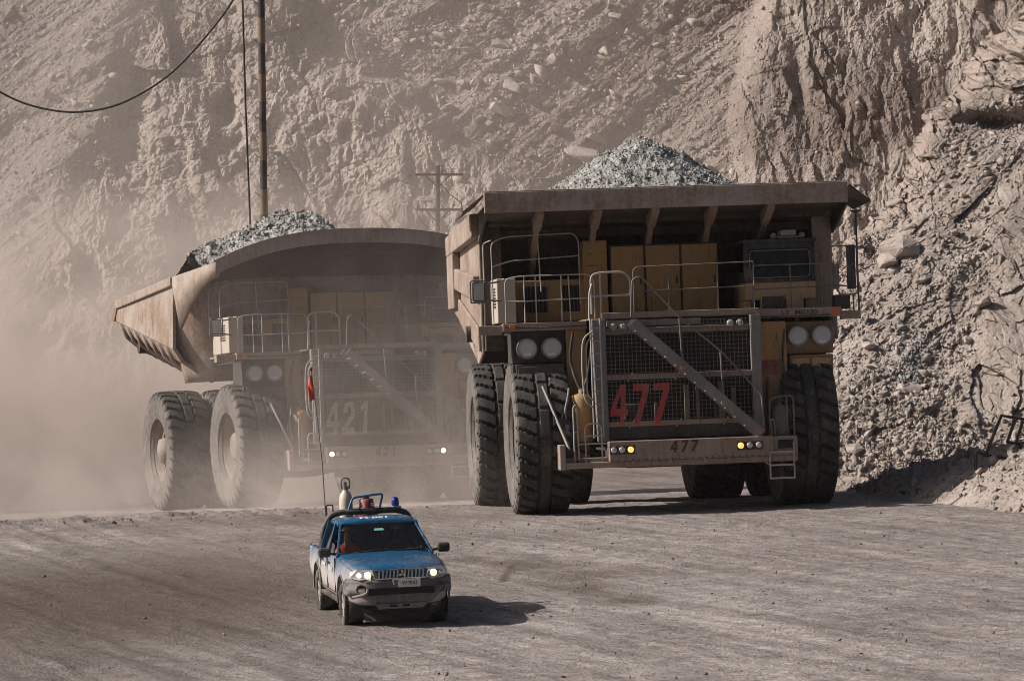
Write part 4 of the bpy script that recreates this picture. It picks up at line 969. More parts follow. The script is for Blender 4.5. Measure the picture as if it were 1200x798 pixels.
        b = MB(); b.cyl((-4.75,6.9,zc(6.9)-.62),(-4.0,6.9,zc(6.9)-.62),0.16,n=16); b.build('pivot_pin', 'dark', body)
    return T

T1 = haul_truck('477', 'flat', 'brown yellow mining dump truck with red 477 on its grille and a flat front canopy', 'ooaaoo', 'red')
fit_pose(T1, 3.777, 90.4, 5.4)
T2 = haul_truck('421', 'arched', 'dust veiled mining dump truck with pale 421 on its grille and an arched front canopy', 'woooow', 'pale')
fit_pose(T2, -4.38, 112.0, 20.2)

def ore_load(T, label, heap, floor, n, seed, szs):
    xs = np.linspace(-4.0, 4.0, 110); ys = np.linspace(-0.9, 8.6, 130); X, Y = np.meshgrid(xs, ys); Z = heap(X, Y)
    Z = Z + 0.10*fbm(X*1.4, Y*1.4, 5, seed)
    for cell, amp, k in ((0.42,0.14,seed+1),(0.2,0.09,seed+2)):
        h, e = facet(X/cell, Y/cell, k, 1.3); Z = Z + amp*np.maximum(h,-.1)*sstep(0.02,0.2,e)
    Z = np.maximum(Z, np.where(Y < 1.9, floor(X, Y)+.03, 6.3))
    o = np_mesh('ore_load', X, Y, Z, 'ore', False)
    P = grid_pick(X, Y, Z, (Z > np.where(Y < 1.9, floor(X, Y), 6.3)+.10)*(Y < 6.0)+1e-9, n); k = stones('ore_lumps', P, psize(n, szs[0], szs[1], 2.3), 'ore', parent=o)
    k['kind'] = 'stuff'
    o.matrix_world = T.matrix_basis.copy()
    return tag(o, label, 'ore', 'ore heaped in the truck bodies', 'stuff')
ore_load(T1, 'pointed heap of grey ore above the flat canopy of truck 477', lambda X, Y: np.maximum(9.06-0.60*np.sqrt((X+0.05)**2+(0.72*(Y-3.2))**2+0.05), 6.0), lambda X, Y: 7.2-(Y+1.1)*0.145, 12000, 201, (0.02, 0.13))
def heap2(X, Y):
    r = np.sqrt((0.85*(Y-3.4))**2+0.02)
    top = 8.85-0.035*(X+1.0)*(X > -1.0)-0.42*np.maximum(-(X+1.1),0)-0.95*np.maximum(X+0.15,0)
    return np.maximum(top-0.42*r, 6.0)
def floor2(X, Y):
    a = 7.08+0.86*(1-np.minimum(1,np.abs(X/4.45))**2.5); f_ = np.interp(Y, (-.85,-.2,.6,1.3,1.75), (0,.18,.5,.85,1.0))
    return a*(1-f_)+6.6*f_
ore_load(T2, 'long rough heap of grey ore above the arched canopy of truck 421', heap2, floor2, 7000, 231, (0.028, 0.30))

# ------------------------------------------------------------------ people
def person(label, loc, rotz, shirt, hat, grip=True, scale=1.0):
    V = [(0,0,.10),(0,.03,.30),(0,.03,.48),(0,.01,.60),(0,-.01,.68),(0,-.02,.78),(0,-.01,.86)]; E_ = [(0,1),(1,2),(2,3),(3,4),(4,5),(5,6)]; Rr = [.15,.14,.155,.06,.075,.092,.07]
    tagv = ['t','s','s','k','k','k','k']
    def av(p, r, par, t): V.append(p); Rr.append(r); E_.append((par, len(V)-1)); tagv.append(t); return len(V)-1
    for s in (-1, 1):
        a = av((s*.17,.03,.51), .075, 2, 's'); e = av((s*.25,-.12,.30), .052, a, 's'); w = av((s*.17,-.36,.36), .034, e, 's'); p = av((s*.16,-.42,.38), .036, w, 'k'); p2 = av((s*.155,-.47,.39), .034, p, 'k')
        for k, (dx, L) in enumerate(((-.027,.034),(-.009,.04),(.009,.037),(.027,.028))):
            f1 = av((s*.155+dx,-.50,.40), .0095, p2, 'k'); f2 = av((s*.155+dx,-.515-L*.4,.385), .009, f1, 'k'); av((s*.155+dx,-.505-L*.3,.355), .008, f2, 'k')
        t1 = av((s*.155-s*.035,-.44,.40), .011, p, 'k'); av((s*.155-s*.05,-.475,.405), .010, t1, 'k')
        h = av((s*.09,-.02,.08), .10, 0, 't'); kn = av((s*.13,-.42,.13), .068, h, 't'); an = av((s*.12,-.50,-.24), .045, kn, 't'); av((s*.12,-.64,-.29), .04, an, 't')
    av((0,-.108,.775), .018, 5, 'k')
    me = bpy.data.meshes.new('person'); me.from_pydata(V, E_, []); o = bpy.data.objects.new('person', me); COL.objects.link(o)
    sk = o.modifiers.new('skin', 'SKIN'); sk.use_smooth_shade = True
    for i, d in enumerate(me.skin_vertices[0].data): d.radius = (Rr[i], Rr[i]); d.use_root = (i == 0)
    o.modifiers.new('sub', 'SUBSURF').levels = 1
    dg = bpy.context.evaluated_depsgraph_get(); m2 = bpy.data.meshes.new_from_object(o.evaluated_get(dg)); bpy.data.objects.remove(o)
    m2.name = 'person'; m2.materials.clear()
    for k in ('skin', shirt, 'navy_cloth'): m2.materials.append(M[k])
    VA = np.array(V); ta = [{'k':0,'s':1,'t':2}[t] for t in tagv]
    for p in m2.polygons:
        p.material_index = ta[int(np.argmin(((VA-np.array(p.center))**2).sum(1)))]; p.use_smooth = True
    o = bpy.data.objects.new('person', m2); COL.objects.link(o); o.location = loc; o.rotation_euler = (0,0,rotz)
    b = MB()
    for s in (-1, 1): b.lathe([(0,0),(0.009,0.003),(0.011,0.010)], (s*.034,-.112,.80), (0,1,0), 8)
    b.build('eyes', 'eye', o)
    b = MB(); b.grid([[(-.028,-.107,.735),(0,-.112,.737),(.028,-.107,.735)],[(-.022,-.107,.725),(0,-.111,.722),(.022,-.107,.725)]]); b.build('mouth', 'orange_cloth', o)
    for s in (-1, 1):
        b = MB(); b.lathe([(0,0),(.022,.004),(.018,.016)], (s*.092,-.005,.785), (s,0.2,0), 10); b.build('ear', 'skin', o)
    b = MB(); b.lathe([(0.155,0.0),(0.115,0.008),(0.113,0.05),(0.095,0.10),(0.055,0.135),(0.0,0.145)], (0,-.015,.83), (0,0,1), 20); b.prism([(-.08,-.10,.835),(.08,-.10,.835),(.06,-.185,.825),(-.06,-.185,.825)], (0,0,.008)); b.build('hard_hat', hat, o)
    return tag(o, label, 'person')

def place_in(T, o, loc, rz=0.0):
    o.matrix_world = T.matrix_basis @ Matrix.Translation(loc) @ Matrix.Rotation(rz, 4, 'Z') @ Matrix.Diagonal(o.scale).to_4x4()
place_in(T1, person('operator in grey clothes and white hard hat seated in the cab of truck 477', (0,0,0), 0, 'grey_cloth', 'hat_white'), (2.66,0.78,5.33))
b = MB(); b.lathe([(0.15,0.0),(0.118,0.01),(0.115,0.06),(0.09,0.12),(0.05,0.15),(0.0,0.16)], (0,0,0), (0,0,1), 20); b.prism([(-.08,-.11,.004),(.08,-.11,.004),(.06,-.19,.0),(-.06,-.19,.0)], (0,0,.01)); hh = b.build('hard_hat', 'hat_red')
tag(hh, 'red hard hat lying behind the windscreen of truck 477', 'hard hat'); place_in(T1, hh, (2.36,-0.12,5.43))
b = MB(); b.box((2.0,-.32,5.262),(3.4,0.02,5.425)); dsh = b.build('dashboard', 'interior', [c for c in T1.children if c.name.startswith('cab') and not c.name.startswith('cab_')][0])

# ------------------------------------------------------------------ pickup
def boolean(o, cutters):
    for c in cutters:
        k = o.modifiers.new('cut', 'BOOLEAN'); k.operation = 'DIFFERENCE'; k.solver = 'EXACT'; k.object = c
    me = bpy.data.meshes.new_from_object(o.evaluated_get(bpy.context.evaluated_depsgraph_get()))
    me.name = o.name; o.modifiers.clear(); o.data = me
    for c in cutters: bpy.data.objects.remove(c)
    return o
K = empty('pickup_truck')
tag(K, 'dusty blue double cab pickup with headlights on driving ahead of the mining trucks', 'pickup')
def lerp_tab(tab, y):
    for (a, va), (b_, vb) in zip(tab, tab[1:]):
        if y <= b_: f = max(0, (y-a)/(b_-a)); return va+(vb-va)*f
    return tab[-1][1]
WT = [(-.90,.50),(-.86,.60),(-.80,.70),(-.70,.79),(-.5,.85),(-.1,.88),(.5,.88),(2.5,.88),(4.25,.86)]
ZT = [(-.90,.93),(-.86,.985),(-.78,1.015),(-.6,1.045),(-.2,1.075),(.3,1.10),(.72,1.135),(2.5,1.14)]
def section(y):
    w, z = lerp_tab(WT, y), lerp_tab(ZT, y)
    h = [(0,.40),(w*.85,.40),(w-.03,.46),(w,.62),(w+.012,.80),(w-.005,.93),(w-.045,z-.045),(w-.12,z-.005),(w*.6,z+.022),(0,z+.032)]
    return [(-x, y, zz) for x, zz in h] + [(x, y, zz) for x, zz in reversed(h[1:-1])]
def cutter(f):
    b = MB(); f(b); o = b.build('cutter', 'black'); o.hide_render = True; return o
b = MB(); ys = [-.90,-.87,-.83,-.78,-.7,-.6,-.45,-.25,0,.25,.5,.72,.95,1.3,1.8,2.2,2.5]
rows = [section(y) for y in ys]; nr = len(rows[0])
b.grid(rows, closed=True); b.add(rows[0], [tuple(range(nr))]); b.add(rows[-1], [tuple(range(nr))])
kb = b.build('body', 'blue', K)
def arch_cut(y): return lambda b: [b.cyl((s*.60,y,.40),(s*1.2,y,.40),.435,n=36) for s in (-1,1)]
boolean(kb, [cutter(arch_cut(0.0)), cutter(lambda b: b.box((-.77,.80,.52),(.77,2.44,1.4)))])
# bed
b = MB(); o_ = MB()
def bsec(y, w, z0, z1): return [(-w+.02,y,z0),(-w,y,z0+.15),(-w-.01,y,.80),(-w+.02,y,z1-.03),(-w+.05,y,z1),(-w+.12,y,z1),(-w+.12,y,.62),(w-.12,y,.62),(w-.12,y,z1),(w-.05,y,z1),(w-.02,y,z1-.03),(w+.01,y,.80),(w,y,z0+.15),(w-.02,y,z0)]
rows = [bsec(y, w, .46+dz, 1.06) for y, w, dz in ((2.54,.87,0),(2.8,.875,0),(3.4,.875,.02),(3.9,.865,.05),(4.22,.85,.08))]
nr = len(rows[0]); b.grid(rows, closed=True); b.add(rows[0], [tuple(range(nr))]); b.add(rows[-1], [tuple(range(nr))])
bed = b.build('cargo_bed', 'blue', K); boolean(bed, [cutter(arch_cut(3.0))])
b = MB(); b.box((-.75,4.16,.60),(.75,4.22,1.04)); b.build('tailgate', 'blue', bed, .01)
b = MB(); b.box((-.73,2.545,.62),(.73,2.58,1.06)); b.build('front_board', 'blue', bed)
b = MB(); b.box((-.55,-.6,.36),(.55,4.1,.45)); b.box((-.75,-.1,.33),(.75,.1,.43)); b.box((-.75,2.9,.30),(.75,3.1,.42)); b.lathe([(.0,-.12),(.13,-.08),(.13,.08),(0,.12)], (0.1,3.0,.36), (1,0,0), 14)
for s in (-1,1):
    for y in (0,3.0): b.lathe([(.42,0),(.42,.25),(.30,.26)], (s*.56,y,.42), (s,0,0), 20)
b.build('chassis', 'black', K)
for s in (-1,1):
    b = MB(); b.box((s*.80,.48,.36),(s*.90,2.45,.42)); b.build('side_step', 'black', K, .01)
# greenhouse
roofz = 1.665
rows = []
for y, w, z in ((1.46,.60,1.605),(1.55,.64,1.64),(1.75,.655,roofz),(2.1,.655,roofz+.005),(2.35,.65,roofz-.015),(2.46,.64,1.62)):
    rows.append([(-w-.035,y,z-.085),(-w-.01,y,z-.035),(-w+.07,y,z-.004),(-w*.4,y,z+.012),(0,y,z+.015),(w*.4,y,z+.012),(w-.07,y,z-.004),(w+.01,y,z-.035),(w+.035,y,z-.085)])
b = MB(); b.grid(rows); roof = b.build('roof', 'blue', K, solid=.02)
b = MB()
for s in (-1,1):
    b.bar((s*.825,.74,1.10),(s*.645,1.50,1.60),.045,.06)
    b.bar((s*.845,1.62,1.10),(s*.675,1.72,1.60),.03,.10); b.bar((s*.825,2.40,1.10),(s*.665,2.38,1.60),.04,.16)
    b.bar((s*.675,1.50,1.585),(s*.675,2.42,1.595),.04,.05)
b.bar((-.64,1.47,1.600),(.64,1.47,1.600),.05,.04)
b.bar((-.80,2.47,1.12),(.80,2.47,1.12),.04,.06)
b.build('cab_pillars', 'blue', K, .012)
b = MB(); b.grid([[(x*.825,.76-.06*(1-x*x)+.02,1.145) for x in np.linspace(-1,1,9)],[(x*.64,1.485-.05*(1-x*x),1.595) for x in np.linspace(-1,1,9)]]); ws = b.build('windscreen', 'carglass', K)
b = MB(); b.add([(-.10,1.262,1.487),(.07,1.262,1.487),(.065,1.312,1.520),(-.095,1.312,1.520)], [(0,1,2,3)]); b.build('green_sticker', 'green', ws)
b = MB(); b.box((-.11,1.30,1.43),(.11,1.33,1.49)); b.build('rear_view_mirror', 'interior', ws, .01)
b = MB(); b.box((-.06,1.26,1.40),(-.015,1.30,1.44)); b.box((.015,1.26,1.41),(.06,1.30,1.445)); b.build('hanging_tag', 'whitepaint', ws)
b = MB()
b.tube([(-.55,.72,1.16),(-.2,.76,1.185),(.05,.78,1.19)], .010); b.tube([(.0,.71,1.16),(.35,.76,1.18),(.6,.80,1.185)], .010); b.build('wiper', 'black', ws)
for s in (-1,1):
    for y0, y1, t0, t1, nm in ((.92,1.60,1.50,1.70,'front'),(1.70,2.33,1.76,2.32,'rear')):
        b = MB()
        if s < 0 and nm == 'front': pts = [(s*.842,1.12,1.13),(s*.845,y1,1.13),(s*.79,1.64,1.30),(s*.79,1.25,1.27)]
        else: pts = [(s*.843,y0,1.13),(s*.845,y1,1.13),(s*.683,t1,1.585),(s*.683,t0,1.585)]
        b.add(pts, [(0,1,2,3)]); b.build('side_window', 'rearglass' if nm == 'rear' else 'carglass', K, solid=.006)
b = MB(); b.add([(-.78,2.47,1.15),(.78,2.47,1.15),(.64,2.44,1.57),(-.64,2.44,1.57)], [(0,1,2,3)]); b.build('rear_window', 'rearglass', K, solid=.006)
# doors seams, handles, arch lips
b = MB()
for s in (-1,1):
    for y in (.70,1.66,2.49): b.box((s*.872,y-.006,.52),(s*.893,y+.006,1.09))
    b.box((s*.872,.70,.505),(s*.888,2.49,.515))
b.build('door_seam', 'black', K)
for s in (-1,1):
    for y in (1.48,2.32):
        b = MB(); b.box((s*.885,y-.09,.955),(s*.915,y+.09,.985)); b.build('door_handle', 'black', K, .008)
    for y in (0,3.0):
        b = MB(); b.tube([(s*.888,y+.45*math.cos(a),.40+.45*math.sin(a)) for a in np.linspace(-.1,math.pi+.1,20)], .018, 6); b.build('wheel_arch', 'bumper', K)
    b = MB()
    b.add([(s*.897,.95+.05*k,.86) for k in (0,1)]+[(s*.897,.95+.05*k,.93) for k in (1,0)], [(0,1,2,3)])
    for k in range(5): b.box((s*.890,.95+.10*k,.84),(s*.8985,1.0+.10*k,.93))
    for k in range(3): b.box((s*.890,1.85+.12*k,.88),(s*.8985,1.92+.12*k,.93))
    b.build('door_lettering', 'whitepaint', K)
text_obj('roof_lettering', 'M-091', .16, 'whitepaint', roof, (-.03,1.66,roofz+.018), (R(8),0,0), .004, .004, 1.25)
# nose
b = MB(); b.prism([(-.40,-.925,.835),(.40,-.925,.835),(.45,-.900,.985),(-.45,-.900,.985)], (0,.06,0)); gr = b.build('grille', 'black', K, .012)
for k in range(-6,7):
    if k == 0: continue
    b = MB(); x = k*.062; b.prism([(x-.014,-.947,.848),(x+.012,-.947,.848),(x+.030,-.925,.972),(x+.004,-.925,.972)], (0,.02,0)); b.build('grille_bar', 'chrome', gr)
b = MB(); b.bar((-.44,-.935,.838),(.44,-.935,.838),.02,.016); b.build('grille_trim', 'chrome', gr)
b = MB(); c = V3((.02,-.962,.915)); d = .055
for an in (90,210,330):
    u = V3((math.cos(R(an)),0,math.sin(R(an)))); v1 = V3((math.cos(R(an+30)),0,math.sin(R(an+30)))); v2 = V3((math.cos(R(an-30)),0,math.sin(R(an-30))))
    L = d/math.cos(R(30))*.62
    b.prism([c+u*.003, c+v1*L, c+u*d*1.25, c+v2*L], (0,.012,0))
b.build('emblem', 'chrome', gr)
for s in (-1,1):
    b = MB(); b.prism([(s*.42,-.918,.835),(s*.70,-.86,.825),(s*.835,-.70,.855),(s*.83,-.64,.955),(s*.72,-.78,1.0),(s*.46,-.888,.985)], (0,.10,0)); hl = b.build('headlight', 'lens', K, .012)
    b = MB(); b.lathe([(0,-.012),(.048,-.006),(.062,.01)], (s*.56,-.925,.905), (-s*.12,1,0), 16); b.build('headlight_bulb', 'head_lit', hl)
    b = MB(); b.lathe([(0,-.01),(.035,-.004),(.045,.01)], (s*.70,-.882,.905), (-s*.35,1,0), 16); b.build('headlight_reflector', 'chrome' if s > 0 else 'head_lit', hl)
b = MB(); rows = []
for x in np.linspace(-.885,.885,31):
    y = -.965+.31*max(0,(abs(x)-.36)/.54)**2.0
    k_ = max(0,min(1,(abs(x)-.46)/.26)); zb = .415+.15*k_*k_*(3-2*k_)
    rows.append([(x,y+.12,zb),(x,y+.035,zb+.012),(x,y,zb+.05),(x,y-.012,zb+.10),(x,y+.02,zb+.135+.02*(1-k_)),(x,y+.035,.70),(x,y+.03,.77),(x,y+.06,.825),(x,y+.16,.83)])
b.grid(rows); bu = b.build('bumper', 'bumper', K, solid=.02)
for s in (-1,1):
    b = MB(); b.prism([(s*.885,-.64,.57),(s*.900,-.45,.58),(s*.900,-.44,.80),(s*.885,-.63,.83)], (-s*.03,0,0)); b.build('bumper_end', 'bumper', bu)
    b = MB(); b.lathe([(.0,.03),(.055,.02),(.075,-.01),(.085,-.012),(.085,.05)], (s*.67,-.868,.665), (-s*.45,1,0), 18); b.build('fog_light', 'black', bu)
b = MB(); b.tube([(-.80,-.80,.54),(-.72,-.88,.56),(-.62,-.935,.585),(-.565,-.945,.63),(-.57,-.93,.69)], .026, 8, fillet=.05); b.build('bumper_insert', 'grey', bu)
b = MB(); b.box((-.56,-.955,.565),(.56,-.925,.685)); b.build('air_intake', 'core', bu, .01)
b = MB(); b.prism([(-.36,-.93,.33),(.36,-.93,.33),(.46,-.96,.42),(-.46,-.96,.42)], (0,.1,0))
sk = b.build('skid_plate', 'grey', bu, .01)
for x in (-.20,.02):
    b = MB(); b.box((x,-.968,.365),(x+.11,-.935,.40)); b.build('slot', 'core', sk)
b = MB(); b.prism([(-.40,-.985,.33),(-.36,-.985,.33),(-.33,-.985,.43),(-.37,-.985,.43)], (0,.03,0)); b.tube([(.52,-.93,.40),(.52,-.98,.37),(.58,-.98,.37),(.58,-.93,.40)], .012, fillet=.02); b.build('tow_hook', 'grey', bu)
b = MB(); b.box((-.05,-1.000,.69),(.32,-.988,.825)); pl = b.build('licence_plate', 'plate', K, .004)
text_obj('plate_lettering', 'VV·70·61', .088, 'inkdark', pl, (.135,-1.0015,.757), (R(90),0,0), .001, .002, .80)
b = MB(); b.bar((-.16,-.995,.822),(.02,-.995,.826),.012,.018); b.bar((-.155,-.995,.825),(-.13,-.995,.74),.012,.018); b.build('plate_bracket', 'chrome', K)
b = MB()
for s in (-1,1): b.tube([(s*.80,-.70,.992),(s*.835,-.4,1.022),(s*.838,.2,1.055),(s*.83,.66,1.092)], .005, 5)
b.tube([(x,-.835+.30*max(0,abs(x)-.45),.995) for x in np.linspace(-.72,.72,13)], .005, 5)
b.build('bonnet_seam', 'black', K)
# mirrors
for s in (-1,1):
    b = MB(); b.box((s*.93,.78,1.10),(s*1.14,.90,1.26)); mm = b.build('door_mirror', 'black', K, .04)
    b = MB(); b.bar((s*.85,.86,1.14),(s*.95,.84,1.16),.05,.04); b.build('mirror_stalk', 'black', mm)
    b = MB(); b.box((s*.95,.902,1.12),(s*1.12,.908,1.24)); b.build('mirror_glass', 'mirror', mm)
# wheels
KT = tyre_mesh('tyre', .365, .245, .215, 30, .010, .7, 6)
for m in ('cartyre','cartyre'): KT.materials.append(M[m])
b = MB(); b.lathe([(.218,0),(.225,.01),(.205,.03),(.19,.20)], (-.105,0,0), (1,0,0), 28, caps=False); b.lathe([(0,.015),(.05,.02),(.06,.05),(.06,.08)], (-.105,0,0), (1,0,0), 16)
for k in range(6):
    a = 2*math.pi*k/6; u = V3((0,math.cos(a),math.sin(a))); w = V3((0,-math.sin(a),math.cos(a)))
    p = V3((-.09,0,0)); b.prism([p+u*.04-w*.035, p+u*.205-w*.05, p+u*.205+w*.05, p+u*.04+w*.035], (.03,0,0))
b.lathe([(0,.10),(.19,.10)], (-.105,0,0), (1,0,0), 20, caps=False)
KR = b.mesh('rim', 'alloy')
for s in (-1,1):
    for y in (0,3.0):
        w = empty('wheel', K, (s*.765,y,.358)); w.rotation_euler = (0,0,math.pi if s > 0 else 0); mobj('tyre', KT, w, rot=(.3*s+y,0,0)); mobj('rim', KR, w, rot=(.8+y,0,0))
# interior
b = MB(); b.box((-.76,.80,.53),(.76,.96,1.10)); b.box((-.60,1.30,.53),(-.12,1.75,.70)); b.box((.12,1.30,.53),(.60,1.75,.70)); b.box((-.65,2.0,.53),(.65,2.40,.72)); b.box((-.65,2.32,.72),(.65,2.42,1.25)); b.box((-.77,.80,.525),(.77,2.43,.54))
for s in (-1,1): b.box((s*.14,1.70,.70),(s*.58,1.82,1.22)); b.box((s*.26,1.72,1.24),(s*.46,1.80,1.40))
b.build('seats', 'interior', K, .03)
b = MB(); b.tube([(.36+.17*math.cos(a),1.10-.05*math.sin(a),1.02+.16*math.sin(a)) for a in np.linspace(0,2*math.pi,22)], .013, 6); b.build('steering_wheel', 'interior', K)
b = MB(); b.box((-.78,.80,1.105),(-.45,.95,1.15)); b.build('dash_papers', 'whitepaint', K)
# roll bar, frame, beacon, antenna
b = MB(); b.tube([(-.86,2.60,1.02),(-.80,2.60,1.45),(-.68,2.60,1.68),(-.5,2.60,1.735),(.5,2.60,1.735),(.68,2.60,1.68),(.80,2.60,1.45),(.86,2.60,1.02)], .055, 10, fillet=.08); b.tube([(-.84,2.85,1.06),(-.74,2.62,1.6)], .03)
b.tube([(.84,2.85,1.06),(.74,2.62,1.6)], .03); b.build('roll_bar', 'black', K)
b = MB(); b.tube([(-.36,2.58,1.74),(-.26,2.62,1.98),(.28,2.62,2.03),(.20,2.58,1.76)], .020, 8, fillet=.06); b.build('tube_frame', 'bluetube', K)
b = MB(); b.box((.44,2.60,1.73),(.60,2.72,1.80)); bc = b.build('beacon', 'beige', K, .01)
b = MB(); b.lathe([(.065,0),(.068,.06),(.058,.13),(.03,.155),(0,.16)], (.50,2.66,1.80), (0,0,1), 16); b.build('beacon_lens', 'bluelens', bc)
b = MB(); b.tube([(-.73,2.75,.66),(-.73,2.75,1.55),(-.76,2.75,2.6),(-.84,2.75,3.6),(-.90,2.75,4.27)], .011, 6); b.tube([(-.715,2.75,1.35),(-.715,2.75,1.86),(-.60,2.75,1.86),(-.60,2.75,1.70)], .014, 6, fillet=.03)
an = b.build('whip_antenna', 'grey', K)
b = MB(); rows = []
for i in range(9):
    z = 4.20-.46*i/8; xo = -.895+.032*(4.20-z)/.4
    rows.append([(xo-u*(.03+.06*math.sin(min(1,i/5)*1.5)), 2.75+.03*math.sin(u*5+i), z-.05*u) for u in np.linspace(0,1,6)])
b.grid(rows); b.build('flag', 'flag', an, solid=.006)
b = MB(); b.lathe([(0,0),(.025,.01),(.03,.06),(0,.08)], (-.90,2.75,4.23), (0,0,1), 10); b.build('antenna_tip', 'plaque', an)
fit_pose(K, -2.0, 65.0, 10.6, .77, 3.0)
def on_pickup(o): o.matrix_world = K.matrix_basis.copy(); return o
b = MB(); b.lathe([(0,0),(.115,.01),(.118,.04),(.118,1.30),(.10,1.40),(.05,1.46),(.045,1.50)], (-.33,3.0,.622), (0,0,1), 24); gc = b.build('gas_cylinder', 'cyl')
b = MB(); b.lathe([(.055,0),(.055,.05)], (-.33,3.0,2.11), (0,0,1), 14); b.tube([(-.40,3.0,2.12),(-.41,3.0,2.26),(-.37,3.0,2.31),(-.29,3.0,2.31),(-.25,3.0,2.26),(-.26,3.0,2.12)], .014, 8, fillet=.04); b.lathe([(.028,0),(.028,.08),(.02,.1)], (-.33,3.0,2.14), (0,0,1), 10); b.build('valve_guard', 'grey', gc)
on_pickup(tag(gc, 'upright cream gas cylinder with a ring valve guard in the pickup bed', 'gas cylinder'))
b = MB(); b.lathe([(0,0),(.20,.01),(.205,.05),(.205,1.06),(.19,1.11),(.13,1.17),(.125,1.29),(.10,1.31)], (.03,2.95,.622), (0,0,1), 28); rt = b.build('tank', 'redtank')
b = MB(); b.lathe([(.05,0),(.055,.01),(.055,.06),(0,.065)], (.03,2.95,1.93), (0,0,1), 14); b.build('cap', 'black', rt)
b = MB(); b.box((.09,2.812,1.80),(.15,2.83,1.86)); b.build('tank_label', 'whitepaint', rt)
on_pickup(tag(rt, 'dark red tank with a black cap standing in the pickup bed', 'tank'))
pp = person('passenger in orange red clothing at the open pickup side window', (0,0,0), 0, 'orange_cloth', 'hat_yellow'); pp.scale = (.9,.9,.9); place_in(K, pp, (-.50,1.72,.735), R(-6))
pp = person('driver in grey clothes behind the dark side of the pickup windscreen', (0,0,0), 0, 'grey_cloth', 'hat_white'); pp.scale = (.9,.9,.9); place_in(K, pp, (.36,1.58,.745))

# ------------------------------------------------------------------ poles, cables, frame
def wpx(px, py, D): return V3(((px-600)/4500*D, D, 6.5+(279-py)/4500*D))
Dp = 124.5
p0, p1 = wpx(310,300,Dp), wpx(306.5,0,Dp); dirp = (p1-p0).normalized()
b = MB(); bot = p0+dirp*(-11.0); top = p1+dirp*2.5
tp = tag(empty('utility_pole', None, bot), 'tall utility pole with step pegs behind the arched truck ore heap', 'utility pole')
L = (top-bot).length; h = MB(); h.cyl((0,0,0), top-bot, .135, .115, 14); pole = h.build('pole', dusty('weathered_pole', (0.05,0.04,0.042), 0.8, 0.05, (0.14,0.12,0.11), scale=0.5, rust=0.4), tp)
h = MB(); h.bar(V3((-1.6,0,L-.7)), V3((1.6,0,L-.7)), .12, .12)
for x in (-1.5,-.7,.7,1.5): h.lathe([(.05,0),(.07,.08),(.03,.2)], (x,0,L-.64), (0,0,1), 8)
h.build('crossarm', 'body_shade', tp)
h = MB(); q = top-bot; z = 8.0; k = 0
while z < L-1:
    c = q*(z/L); h.tube([c+V3((-.08,-.05,-.02)), c+V3((-.20,-.1,.03)), c+V3((-.26,-.1,.11))] if k % 2 == 0 else [c+V3((.08,-.05,0)), c+V3((.17,-.06,.02))], .012, 5); z += .62; k += 1
h.build('step_peg', 'dark', tp)
for y0, y1 in ((22,52),(88,120),(155,188),(222,252)):
    za, zb = (wpx(307,y1,Dp)-bot).length, (wpx(307,y0,Dp)-bot).length
    h = MB(); h.lathe([(.141-.020*za/L,0),(.141-.020*zb/L,zb-za)], q*(za/L), q, 14); h.build('band', 'bandpaint', tp)
b = MB(); b.tube([wpx(284,-30,Dp-1), wpx(288,120,Dp-1), wpx(293,252,Dp-1), wpx(297,420,Dp-1)], .035, 6)
tag(b.build('down_cable', 'wire'), 'thin cable hanging straight down beside the tall pole', 'cable')
b = MB(); pts = []
for px, py in ((-330,-150),(-230,-62),(-120,20),(-50,74),(0,108),(40,125),(85,132),(130,126),(170,108),(205,83),(240,46),(268,10),(285,-20),(296,-52)): pts.append(wpx(px,py,Dp))
fine_ = []
for a, b0, c, d in zip([pts[0]]+pts, pts, pts[1:], pts[2:]+[pts[-1]]):
    for t in (0,.25,.5,.75): fine_.append(0.5*((2*b0)+(c-a)*t+(2*a-5*b0+4*c-d)*t*t+(3*b0-a-3*c+d)*t**3))
b.tube(fine_+[pts[-1]], .038, 6); tag(b.build('sagging_cable', 'wire'), 'thick black cable sagging across the upper left cliff', 'cable')
Dq = 147.0
up = tag(empty('crossarm_pole', None, wpx(513,420,Dq)), 'distant wooden pole with two crossarms between the two trucks', 'utility pole')
def rel(px, py): return wpx(px,py,Dq)-wpx(513,420,Dq)
b = MB(); b.cyl(rel(513,420), rel(513,194), .11, .085, 12); b.build('pole', 'dark', up)
for y in (205,246):
    b = MB(); b.bar(rel(487,y)+V3((0,-.12,0)), rel(543,y)+V3((0,-.12,0)), .09, .09); ca = b.build('crossarm', 'dark', up)
    b = MB(); b.bar(rel(498,y)+V3((0,-.13,0)), rel(512,y+14)+V3((0,-.12,0)), .04); b.bar(rel(528,y)+V3((0,-.13,0)), rel(514,y+14)+V3((0,-.12,0)), .04); b.build('brace', 'dark', ca)
    b = MB()
    for x in ((490,) if y == 246 else (518,)): b.lathe([(.04,0),(.07,.06),(.03,.22),(.03,.3)], rel(x,y)+V3((0,-.12,.04)), (0,0,1), 8)
    b.build('insulator', 'dark', ca)
b = MB(); b.tube([rel(517,216)+V3((0,-.15,0)), rel(527,228)+V3((0,-.15,0)), rel(541,238)+V3((0,-.15,0)), rel(543,262)+V3((0,-.15,0))], .025, 6); b.tube([rel(489,250)+V3((0,-.15,0)), rel(492,258)+V3((0,-.15,0)), rel(505,270)+V3((0,-.15,0))], .025, 6); b.build('jumper_wire', 'dark', up)
